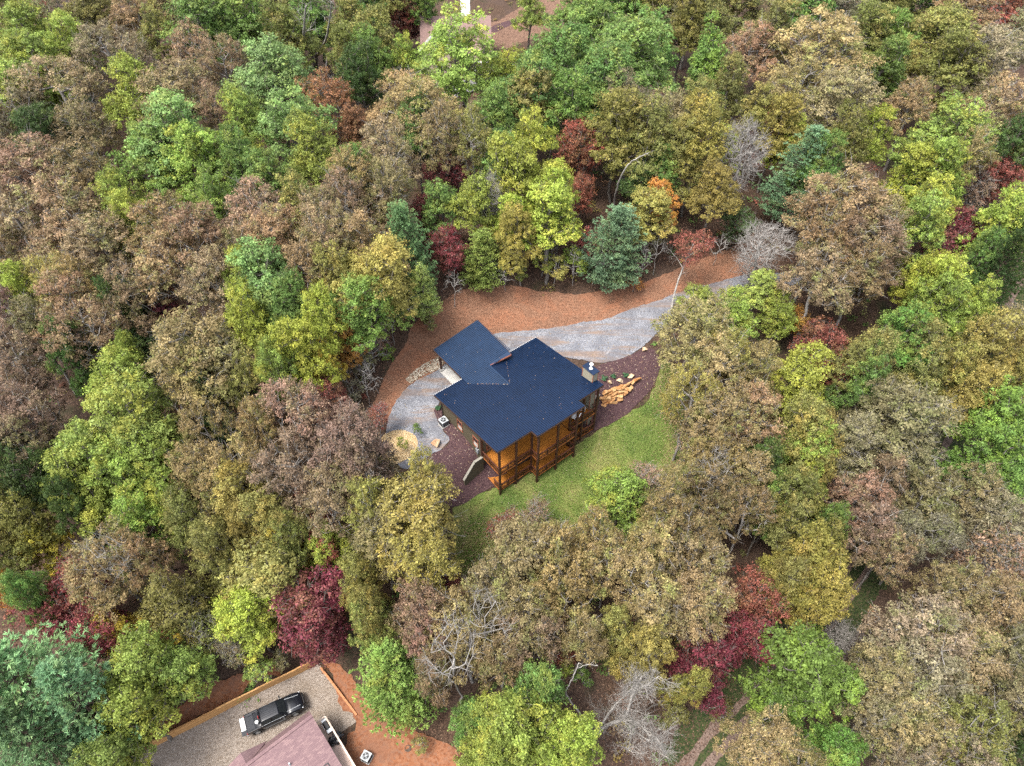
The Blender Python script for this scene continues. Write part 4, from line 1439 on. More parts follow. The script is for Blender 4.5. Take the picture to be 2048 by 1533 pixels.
for x, z, yy in ((-3.4, 4.6, -2.2), (-3.4, 1.4, -2.2), (1, 3, 1.0), (4.2, 1, -3.2)):
    w = MB()
    w.box(x - .6, x + .6, yy - .06, yy - .003, z - .9, z + .9)
    fo = w.build('window', M_WHITE, fh)
    for k in (0, 1):
        MB().box(x - .48, x + .48, yy - .075, yy - .061, z - .82 + k * .84, z - .04 + k * .84).build('pane', M_GLASS, fo)
MB().box(1.0, 2.9, 7.6, 9.0, 4.0, 9.9).build('chimney', M_WHITE, fh)

# ------------------------------------------------------------------ trees
def bark_mat(name, c0, c1, c2):
    m, nt, b = new_mat(name, .9, .15)
    p = objco(nt)
    mp = N(nt, 'ShaderNodeMapping')
    mp.inputs['Scale'].default_value = (3, 3, .6)
    nt.links.new(p, mp.inputs[0])
    c = ramp(nt, noise(nt, 1.4, 5, .65, mp.outputs[0]), [(.3, c0), (.5, c1), (.72, c2)])
    nt.links.new(c, b.inputs['Base Color'])
    return m


M_BARK = bark_mat('grey_brown_bark', (.06, .05, .042), (.13, .115, .10), (.22, .20, .18))
M_BARK_PALE = bark_mat('pale_weathered_bark', (.11, .10, .088), (.22, .205, .188), (.36, .34, .32))
M_BARK_PINE = bark_mat('pine_bark', (.05, .035, .028), (.09, .065, .05), (.14, .10, .08))


def leaf_mat():
    """leaf colour and second tint come from each tree; every leaf and clump varies a little"""
    m = bpy.data.materials.new('leaves')
    m.use_nodes = True
    nt = m.node_tree
    b = nt.nodes['Principled BSDF']
    out = nt.nodes['Material Output']
    oi = N(nt, 'ShaderNodeObjectInfo')
    a2 = N(nt, 'ShaderNodeAttribute', attribute_type='OBJECT', attribute_name='tint')
    tn = N(nt, 'ShaderNodeAttribute', attribute_type='GEOMETRY', attribute_name='tn')
    lv = N(nt, 'ShaderNodeAttribute', attribute_type='GEOMETRY', attribute_name='lv')
    # big soft patches of the second tint, different on every tree
    ad = N(nt, 'ShaderNodeVectorMath', operation='ADD')
    nt.links.new(objco(nt), ad.inputs[0])
    nt.links.new(oi.outputs['Location'], ad.inputs[1])
    big = noise(nt, .35, 3, .5, ad.outputs[0])
    f = N(nt, 'ShaderNodeMath', operation='MULTIPLY_ADD', use_clamp=True)
    f.inputs[1].default_value = 3.2
    nt.links.new(big, f.inputs[0])
    sub = N(nt, 'ShaderNodeMath', operation='SUBTRACT')
    nt.links.new(tn.outputs['Fac'], sub.inputs[0])
    sub.inputs[1].default_value = 1.8
    nt.links.new(sub.outputs[0], f.inputs[2])
    c = mixc(nt, f.outputs[0], oi.outputs['Color'], a2.outputs['Color'])
    mul = N(nt, 'ShaderNodeVectorMath', operation='SCALE')
    nt.links.new(c, mul.inputs[0])
    nt.links.new(lv.outputs['Fac'], mul.inputs['Scale'])
    nt.links.new(mul.outputs[0], b.inputs['Base Color'])
    b.inputs['Roughness'].default_value = .55
    b.inputs['Specular IOR Level'].default_value = .22
    tr = N(nt, 'ShaderNodeBsdfTranslucent')
    nt.links.new(mul.outputs[0], tr.inputs['Color'])
    mx = N(nt, 'ShaderNodeMixShader')
    mx.inputs[0].default_value = .36
    nt.links.new(b.outputs[0], mx.inputs[1])
    nt.links.new(tr.outputs[0], mx.inputs[2])
    nt.links.new(mx.outputs[0], out.inputs['Surface'])
    return m


M_LEAF = leaf_mat()


def frusta(A, B, ra, rb, n):
    """prisms from A to B with radii ra, rb: all edges at once"""
    A, B = np.asarray(A, float), np.asarray(B, float)
    d = B - A
    L = np.linalg.norm(d, axis=1, keepdims=True) + 1e-9
    d = d / L
    ref = np.where(np.abs(d[:, 2:3]) > .9, np.array([[1., 0, 0]]), np.array([[0, 0, 1.]]))
    s = np.cross(d, ref)
    s /= np.linalg.norm(s, axis=1, keepdims=True) + 1e-9
    t = np.cross(d, s)
    ang = np.arange(n) * 2 * np.pi / n
    off = s[:, None] * np.cos(ang)[None, :, None] + t[:, None] * np.sin(ang)[None, :, None]
    va = A[:, None] + off * np.asarray(ra)[:, None, None]
    vb = B[:, None] + off * np.asarray(rb)[:, None, None]
    V = np.concatenate([va, vb], 1).reshape(-1, 3)
    base = (np.arange(len(A)) * 2 * n)[:, None]
    k = np.arange(n)
    q = np.stack([base + k, base + (k + 1) % n, base + n + (k + 1) % n, base + n + k], -1).reshape(-1, 4)
    return V, q


class Skel:
    def __init__(self):
        self.p, self.par, self.r = [], [], []

    def add(self, p, par, r=0.0):
        self.p.append(np.asarray(p, float))
        self.par.append(par)
        self.r.append(r)
        return len(self.p) - 1


def grow(rng, trunk, r0, tips, rtip, jitter=.12, up=.35):
    """trunk polyline, then every tip joined to the best place on the wood that is already there"""
    S = Skel()
    last = -1
    ntr = len(trunk)
    for i, p in enumerate(trunk):
        last = S.add(p, last)
    cnt = [0] * ntr
    order = np.argsort(np.hypot(tips[:, 0] - trunk[-1][0], tips[:, 1] - trunk[-1][1]) + .25 * np.abs(tips[:, 2] - trunk[-1][2]))
    ends = []
    for ti in order:
        tip = tips[ti]
        P = np.array(S.p)
        d = tip - P
        dist = np.linalg.norm(d, axis=1)
        hd = np.hypot(d[:, 0], d[:, 1])
        pen = np.maximum(0, P[:, 2] - (tip[2] - up * hd)) * 1.6
        pen[:max(1, int(ntr * .35))] += 6
        k = int(np.argmin(dist + pen))
        a = S.p[k]
        m = max(2, int(math.ceil(dist[k] / 1.1)))
        mid = a * .45 + tip * .55 + np.array([0, 0, -.10 * dist[k]]) + rng.normal(0, jitter, 3) * dist[k] * .5
        par = k
        for j in range(1, m + 1):
            t = j / m
            q = (1 - t) ** 2 * a + 2 * t * (1 - t) * mid + t * t * tip
            if j < m:
                q = q + rng.normal(0, jitter * .5, 3) * min(1, dist[k] * .4)
            par = S.add(q, par)
        ends.append(par)
    n = len(S.p)
    c = np.zeros(n)
    for e in ends:
        c[e] += 1
    for i in range(n - 1, -1, -1):
        if S.par[i] >= 0:
            c[S.par[i]] += c[i]
    S.r = rtip * np.maximum(c, 1) ** .5
    S.r[:ntr] = np.maximum(S.r[:ntr], np.linspace(r0, r0 * .35, ntr))
    S.r = np.minimum(S.r, r0)
    S.r[0] = r0 * 1.35
    return S, ends, ntr


def skel_mesh(S, ntr, extra=None, n=5):
    P = np.array(S.p)
    par = np.array(S.par)
    i = np.where(par >= 0)[0]
    r = np.asarray(S.r)
    ra = np.minimum(r[par[i]], r[i] * 1.5)
    V, Q = frusta(P[par[i]], P[i], ra, r[i], n)
    if extra is not None and len(extra[0]):
        V2, Q2 = frusta(extra[0], extra[1], extra[2], extra[3], 3)
        # three-sided twigs as quads too
        Q = np.r_[Q, Q2 + len(V)]
        V = np.r_[V, V2]
    return V, Q


def leaf_quads(rng, C, Nn, size, aspect=.6, tilt=.55):
    n = len(C)
    Nn = Nn + rng.normal(0, tilt, (n, 3))
    Nn /= np.linalg.norm(Nn, axis=1, keepdims=True) + 1e-9
    r = rng.normal(0, 1, (n, 3))
    t = np.cross(Nn, r)
    t /= np.linalg.norm(t, axis=1, keepdims=True) + 1e-9
    b = np.cross(Nn, t)
    s = size * np.clip(np.exp(rng.normal(0, .34, n)), .45, 2.0)
    t = t * s[:, None]
    b = b * (s * aspect)[:, None]
    V = np.stack([C + t, C + b, C - t, C - b], 1)
    V[:, 0] += Nn * (s * .18)[:, None]
    V[:, 2] -= Nn * (s * .12)[:, None]
    return V.reshape(-1, 3), np.arange(4 * n).reshape(n, 4)


def poisson(rng, cand, dmin, kmax):
    keep = []
    cand = np.array(cand) * np.array([1, 1, 1.1])
    while len(cand) and len(keep) < kmax:
        keep.append(cand[0])
        cand = cand[((cand - cand[0]) ** 2).sum(1) > dmin * dmin]
    return np.array(keep) / np.array([1, 1, 1.1])


def make_broadleaf(seed, h=18., rad=5., base=.38, prof='round', nclump=70, clump=1.15, leaves=230, leaf=.15, twigs=5, rtwig=.028, bare=.0, spread=1.0, flat=.65, trunk_r=.28, lean=.0, lobes=.28, forks=True, twig_len=1.1):
    """returns (wood verts, wood quads, leaf verts, leaf quads, lv, tn)"""
    rng = np.random.default_rng(seed)
    ph = rng.uniform(0, 6.28, 6)
    am = rng.uniform(.5, 1, 6)

    def env(az, t):
        if prof == 'round':
            e = math.sqrt(max(0, 1 - ((t - .42) / .60) ** 2)) if t > .42 else math.sqrt(max(0, 1 - ((.42 - t) / .55) ** 2))
        elif prof == 'cone':
            e = (1 - t) ** .75 * (min(1, t / .12 + .3))
        elif prof == 'col':
            e = (1 - t ** 2.2) * min(1, .55 + t / .3)
        elif prof == 'vase':
            e = (.35 + .75 * t) * math.sqrt(max(0, 1 - t ** 4))
        lo = 1 + lobes * (am[0] * math.sin(2 * az + ph[0] + 2 * t) + am[1] * math.sin(3 * az + ph[1] - 3 * t) * .8 + am[2] * math.sin(5 * az + ph[2] + 5 * t) * .5)
        return max(.05, e * lo) * rad
    z0, z1 = h * base, h
    cand = []
    if prof == 'round':
        # the crown is a heap of billows: big rounded boughs of unequal size carried on separate limbs
        nb = int(rng.integers(9, 14))
        boughs = []
        for b_ in range(nb):
            az = 2.399 * b_ + rng.normal(0, .35)
            t = (b_ + .5) / nb
            rr = rad * (.95 - .75 * t ** 1.5) * rng.uniform(.62, 1.05)
            br = rad * rng.uniform(.30, .50) * (1.08 - .25 * t)
            boughs.append((math.cos(az) * rr * .8, math.sin(az) * rr * .8, z0 + (z1 - z0) * (.18 + .68 * t + rng.normal(0, .06)), br))
        for _ in range(4500):
            bx_, by_, bz_, br = boughs[int(rng.integers(0, nb))]
            d = rng.normal(0, 1, 3)
            d /= np.linalg.norm(d)
            if d[2] < -.35:
                continue
            k_ = br * rng.uniform(.72, 1.12)
            cand.append((bx_ + d[0] * k_, by_ + d[1] * k_, min(z1, bz_ + d[2] * k_ * .85)))
        rng.shuffle(cand)
    for _ in range(0 if prof == 'round' else 4500):
        az = rng.uniform(0, 6.283)
        t = rng.random() ** .8
        rr = rng.random() ** .42
        e = env(az, t)
        if rr < .35 and t < .7:
            continue
        cand.append((math.cos(az) * e * rr, math.sin(az) * e * rr, z0 + (z1 - z0) * t * (1 - .10 * rr * rr)))
    if prof != 'round':
        cand = sorted(cand, key=lambda p: -(math.hypot(p[0], p[1]) / rad + .7 * (p[2] - z0) / (z1 - z0)) + rng.normal(0, .35))
    tips = poisson(rng, cand, clump * 1.18 * spread, nclump)
    top = np.array([rng.normal(0, .06) * h * .3, rng.normal(0, .06) * h * .3, h * (.80 if prof != 'cone' else .96)])
    k = 9
    trunk = [np.array([0, 0, -1.2])] + [top * (i / k) + np.array([rng.normal(0, .012) * h * (i > 0), rng.normal(0, .012) * h * (i > 0), 0]) for i in range(k + 1)]
    S, ends, ntr = grow(rng, trunk, trunk_r, tips, .045 if leaves else .028)
    # twigs
    A, B, RA, RB = [], [], [], []
    for p in tips:
        par = p * .97
        outw = p - np.array([0, 0, (z0 + z1) / 2])
        outw /= np.linalg.norm(outw) + 1e-9
        for _ in range(twigs):
            d = outw * .5 + rng.normal(0, .75, 3) + np.array([0, 0, .35])
            d /= np.linalg.norm(d)
            L = clump * rng.uniform(.6, 1.25) * twig_len
            m = p + d * L * .5 + rng.normal(0, .1, 3)
            e = m + (d + rng.normal(0, .35, 3)) * L * .5
            A += [p, m]
            B += [m, e]
            RA += [rtwig * 1.3, rtwig]
            RB += [rtwig, rtwig * .5]
            if rng.random() < .6:
                f = m + (d + rng.normal(0, .8, 3)) * L * .4
                A.append(m), B.append(f), RA.append(rtwig * .8), RB.append(rtwig * .4)
    WV, WQ = skel_mesh(S, ntr, (np.array(A), np.array(B), np.array(RA), np.array(RB)) if len(A) else None)
    # leaves: each clump is a handful of flattened sprays
    C, NN, LV, TN = [], [], [], []
    for ci, p in enumerate(tips):
        if rng.random() < bare:
            continue
        outw = p - np.array([0, 0, z0 + (z1 - z0) * .35])
        outw /= np.linalg.norm(outw) + 1e-9
        cr = clump * rng.uniform(.75, 1.25)
        ns = int(rng.integers(11, 17))
        shade = rng.normal(1, .12)
        tclump = .25 + .30 * math.sin(2.1 * p[0] / clump * .4 + ph[0]) * math.sin(1.7 * p[1] / clump * .4 + ph[1]) + rng.normal(0, .16)
        nl = int(leaves * (cr / clump) ** 2)
        sc = rng.normal(0, 1, (ns, 3))
        sc /= np.linalg.norm(sc, axis=1, keepdims=True)
        sc = sc * rng.uniform(.55, 1.05, (ns, 1)) + outw * .35 + np.array([0, 0, .22])
        sc = p + sc * np.array([cr, cr, cr * flat])
        which = rng.integers(0, ns, nl)
        g = rng.normal(0, 1, (nl, 3)) * np.array([.29, .29, .17]) * cr * .72
        q = sc[which] + g
        nrm = (q - p) / cr + np.array([0, 0, .8])
        nrm /= np.linalg.norm(nrm, axis=1, keepdims=True) + 1e-9
        C.append(q)
        NN.append(nrm)
        LV.append(np.clip(shade * (1 + rng.normal(0, .13, ns)[which]) * rng.normal(1, .17, nl), .4, 1.8))
        TN.append(np.clip(tclump + rng.normal(0, .13, ns)[which] + rng.normal(0, .16, nl), -.3, 1.3))
    if C:
        C, NN, LV, TN = np.concatenate(C), np.concatenate(NN), np.concatenate(LV), np.concatenate(TN)
        LVt, LQ = leaf_quads(rng, C, NN, leaf)
    else:
        LVt, LQ, LV, TN = np.zeros((0, 3)), np.zeros((0, 4), int), np.zeros(0), np.zeros(0)
    return WV, WQ, LVt, LQ, LV, TN


def make_pine(seed, h=18., rad=4., base=.15, gap=.62, needle=.30, dens=1.0, top_open=False):
    rng = np.random.default_rng(seed)
    A, B, RA, RB = [], [], [], []
    k = 10
    for i in range(k):
        A.append((0, 0, -1.0 + (h + 1) * i / k)), B.append((rng.normal(0, .04), rng.normal(0, .04), -1.0 + (h + 1) * (i + 1) / k))
        A[-1] = B[-2] if i else A[-1]
        RA.append(.30 * (1 - i / k) + .03), RB.append(.30 * (1 - (i + 1) / k) + .02)
    C, D, LV, TN = [], [], [], []
    z = h * base
    while z < h - .25:
        t = (z - h * base) / (h * (1 - base))
        R0 = rad * ((1 - t) ** .68) * (min(1, .6 + t / .3)) + .25
        nb = int(rng.integers(5, 8))
        a0 = rng.uniform(0, 6.28)
        for b in range(nb):
            az = a0 + b * 6.283 / nb + rng.normal(0, .18)
            L = R0 * rng.uniform(.72, 1.15)
            rise = rng.uniform(.05, .35) + .35 * t
            pts = []
            m = max(3, int(L / .55))
            for j in range(m + 1):
                s = j / m
                pts.append(np.array([math.cos(az) * L * s, math.sin(az) * L * s, z + L * (rise * s - .22 * s * (1 - s)) + .12 * L * s * s]))
            for j in range(m):
                A.append(pts[j]), B.append(pts[j + 1])
                RA.append(.05 * (1 - j / m) + .012), RB.append(.05 * (1 - (j + 1) / m) + .012)
            shade = rng.normal(1, .12)
            tb = rng.normal(.25, .2)
            for j in range(1, m + 1):
                s = j / m
                if s < .28:
                    continue
                side = (1.05 - s) * L * .42 + .18
                for q in range(int((3 + 3 * (1 - s)) * dens + rng.random())):
                    o = rng.uniform(-1, 1)
                    tang = np.array([-math.sin(az), math.cos(az), 0])
                    c = pts[j] + tang * side * o + np.array([math.cos(az), math.sin(az), 0]) * (rng.uniform(-.3, .3) - abs(o) * .2 * 0) + np.array([0, 0, rng.normal(.08, .10)])
                    dirv = np.array([math.cos(az), math.sin(az), .55]) + tang * o * .9
                    dirv /= np.linalg.norm(dirv)
                    nn = int(rng.integers(9, 14))
                    dd = dirv + rng.normal(0, .55, (nn, 3))
                    dd /= np.linalg.norm(dd, axis=1, keepdims=True)
                    C.append(np.repeat(c[None], nn, 0))
                    D.append(dd)
                    LV.append(np.clip(shade * rng.normal(1, .12) * rng.normal(1, .12, nn), .5, 1.6))
                    TN.append(np.clip(tb + rng.normal(0, .15, nn), -.3, 1.2))
        z += gap * rng.uniform(.8, 1.2)
    C, D, LV, TN = map(np.concatenate, (C, D, LV, TN))
    n = len(C)
    ln = needle * rng.uniform(.7, 1.2, n)[:, None]
    side = np.cross(D, rng.normal(0, 1, (n, 3)))
    side /= np.linalg.norm(side, axis=1, keepdims=True)
    w = .042 * rng.uniform(.8, 1.3, n)[:, None]
    V = np.stack([C + D * ln * .1 - side * w, C + D * ln * .1 + side * w, C + D * ln + side * w * .4, C + D * ln - side * w * .4], 1).reshape(-1, 3)
    WV, WQ = frusta(np.array(A), np.array(B), np.array(RA), np.array(RB), 5)
    return WV, WQ, V, np.arange(4 * n).reshape(n, 4), LV, TN


def proto(kind, data, bark):
    WV, WQ, LV_, LQ, lv, tn = data
    wood = np_mesh(kind + '_wood', WV, WQ, bark)
    leaf = np_mesh(kind + '_leaves', LV_, LQ, M_LEAF, {'lv': lv, 'tn': tn}) if len(LQ) else None
    zmax = (LV_[:, 2].max() if len(LQ) else WV[:, 2].max())
    src = LV_ if len(LQ) else WV[WV[:, 2] > zmax * .4]
    rad = np.percentile(np.hypot(src[:, 0], src[:, 1]), 93)
    zc_ = (np.percentile(src[:, 2], 4) + zmax) / 2
    return dict(wood=wood, leaf=leaf, h=float(zmax), rad=float(rad), zc=float(zc_))


PROTO = {
    'o': [proto('oak', make_broadleaf(100 + i, 18, 5.2, b, 'round', 84, 1.2, 300, .128, 3, .026, spread=1.1, lobes=.30), M_BARK) for i, b in enumerate((.36, .42, .34, .40, .38))],
    't': [proto('thin_oak', make_broadleaf(200 + i, 18, 5.0, b, 'round', 72, 1.02, 250, .118, 4, .021, bare=.06, spread=1.22, lobes=.34, twig_len=1.45), M_BARK_PALE) for i, b in enumerate((.40, .36, .42, .38, .44))],
    'p': [proto('poplar', make_broadleaf(300 + i, 18, 3.6, .25, 'cone', 85, 1.0, 190, .11, 4, .025, lobes=.35, flat=.55), M_BARK) for i in range(3)],
    'c': [proto('column_tree', make_broadleaf(340 + i, 16, 3.2, .25, 'col', 75, 1.1, 250, .125, 2, .025, lobes=.22), M_BARK) for i in range(2)],
    'm': [proto('maple', make_broadleaf(400 + i, 14, 4.2, .28, 'round', 95, 1.0, 230, .118, 3, .022, spread=1.08, lobes=.25, flat=.5), M_BARK) for i in range(2)],
    'd': [proto('dogwood', make_broadleaf(500 + i, 9, 3.2, .35, 'vase', 60, .9, 170, .10, 4, .02, lobes=.3, flat=.45, trunk_r=.13), M_BARK) for i in range(3)],
    'f': [proto('thin_tree', make_broadleaf(550 + i, 12, 3.4, .35, 'vase', 60, .95, 80, .11, 7, .022, bare=.1, lobes=.35, flat=.5, trunk_r=.14, twig_len=1.3), M_BARK_PALE) for i in range(3)],
    'n': [proto('pine', make_pine(600 + i, 18, 4.2, .14, d), M_BARK_PINE) for i, d in enumerate((.62, .66, .6))],
    's': [proto('sapling', make_broadleaf(650 + i, 6, 1.5, .35, 'col', 22, .55, 90, .10, 5, .014, lobes=.35, flat=.6, trunk_r=.06), M_BARK_PALE) for i in range(3)],
    'b': [proto('bare_tree', make_broadleaf(700 + i, 13, 3.6, .30, 'vase', 130, .8, 0, .1, 9, .017, bare=1.1, lobes=.3, trunk_r=.17, twig_len=1.5), M_BARK_PALE) for i in range(2)],
}
M_SNAG = bark_mat('bleached_limbs', (.15, .135, .12), (.25, .235, .215), (.34, .32, .30))
PROTO['w'] = [proto('snag', make_broadleaf(740 + i, 17, 3.8, .45, 'vase', 30, 1.1, 0, .1, 5, .018, bare=1.1, lobes=.3, trunk_r=.2, twig_len=1.3), M_SNAG) for i in range(2)]
PROTO['t'] += [proto('thin_oak', make_broadleaf(230 + i, 17, 4.8, .34, 'vase', 70, 1.0, 240, .112, 4, .021, bare=.08, spread=1.15, lobes=.5, twig_len=1.4), M_BARK_PALE) for i in range(2)]
PROTO['y'] = [proto('bare_sapling', make_broadleaf(770 + i, 7, 1.2, .35, 'col', 16, .5, 0, .1, 4, .012, bare=1.1, lobes=.3, trunk_r=.05, twig_len=1.3), M_SNAG) for i in range(3)]
PROTO['q'] = [proto('bright_pine', make_pine(620 + i, 13, 4.6, .08, .46, .24, 1.9), M_BARK_PINE) for i in range(2)]

PAL = {  # leaf colour, second tint, colour words
    'G': ((.115, .200, .048), (.21, .25, .055), 'mid green'),
    'H': ((.150, .250, .085), (.23, .29, .08), 'blue green'),
    'L': ((.205, .275, .058), (.31, .31, .055), 'light green'),
    'K': ((.130, .215, .050), (.20, .29, .045), 'vivid green'),
    'D': ((.050, .090, .026), (.09, .12, .03), 'dark green'),
    'O': ((.170, .178, .050), (.24, .20, .06), 'olive green'),
    'V': ((.240, .220, .062), (.30, .23, .06), 'yellow olive'),
    'S': ((.265, .315, .055), (.36, .35, .06), 'lime green'),
    'Y': ((.370, .320, .050), (.44, .30, .05), 'bright yellow'),
    'B': ((.235, .168, .092), (.18, .19, .065), 'rusty brown'),
    'T': ((.252, .195, .090), (.19, .205, .062), 'tan brown'),
    'U': ((.205, .176, .098), (.165, .18, .065), 'greyish brown'),
    'W': ((.240, .155, .105), (.20, .17, .085), 'pinkish brown'),
    'A': ((.240, .115, .055), (.21, .15, .06), 'russet'),
    'E': ((.390, .190, .050), (.42, .27, .05), 'orange'),
    'R': ((.215, .070, .052), (.24, .14, .07), 'red'),
    'C': ((.160, .038, .048), (.20, .10, .06), 'crimson'),
    'P': ((.185, .310, .150), (.26, .34, .13), 'bluish green'),
    'Q': ((.21, .29, .07), (.30, .33, .08), 'yellowish green'),
    'X': ((.2, .2, .2), (.2, .2, .2), 'pale grey'),
}
KINDW = {'o': ('oak_tree', 'oak crown'), 't': ('oak_tree', 'thinning oak'), 'p': ('poplar_tree', 'feathery tall tree'), 'c': ('column_tree', 'narrow upright tree'), 'm': ('maple_tree', 'dense maple'),
         'd': ('small_tree', 'understory tree'), 'f': ('sparse_tree', 'sparse twiggy tree'), 'n': ('pine_tree', 'white pine'), 'q': ('pine_tree', 'soft pine'), 's': ('sapling', 'sapling'), 'b': ('bare_tree', 'leafless tree'), 'w': ('snag', 'bleached snag'), 'y': ('bare_sapling', 'leafless sapling')}
HEIGHT = {'o': 18, 't': 17.5, 'p': 18, 'c': 15, 'm': 14, 'd': 9, 'f': 10, 'n': 17, 'q': 12, 's': 5.5, 'b': 12, 'w': 19, 'y': 6.5}

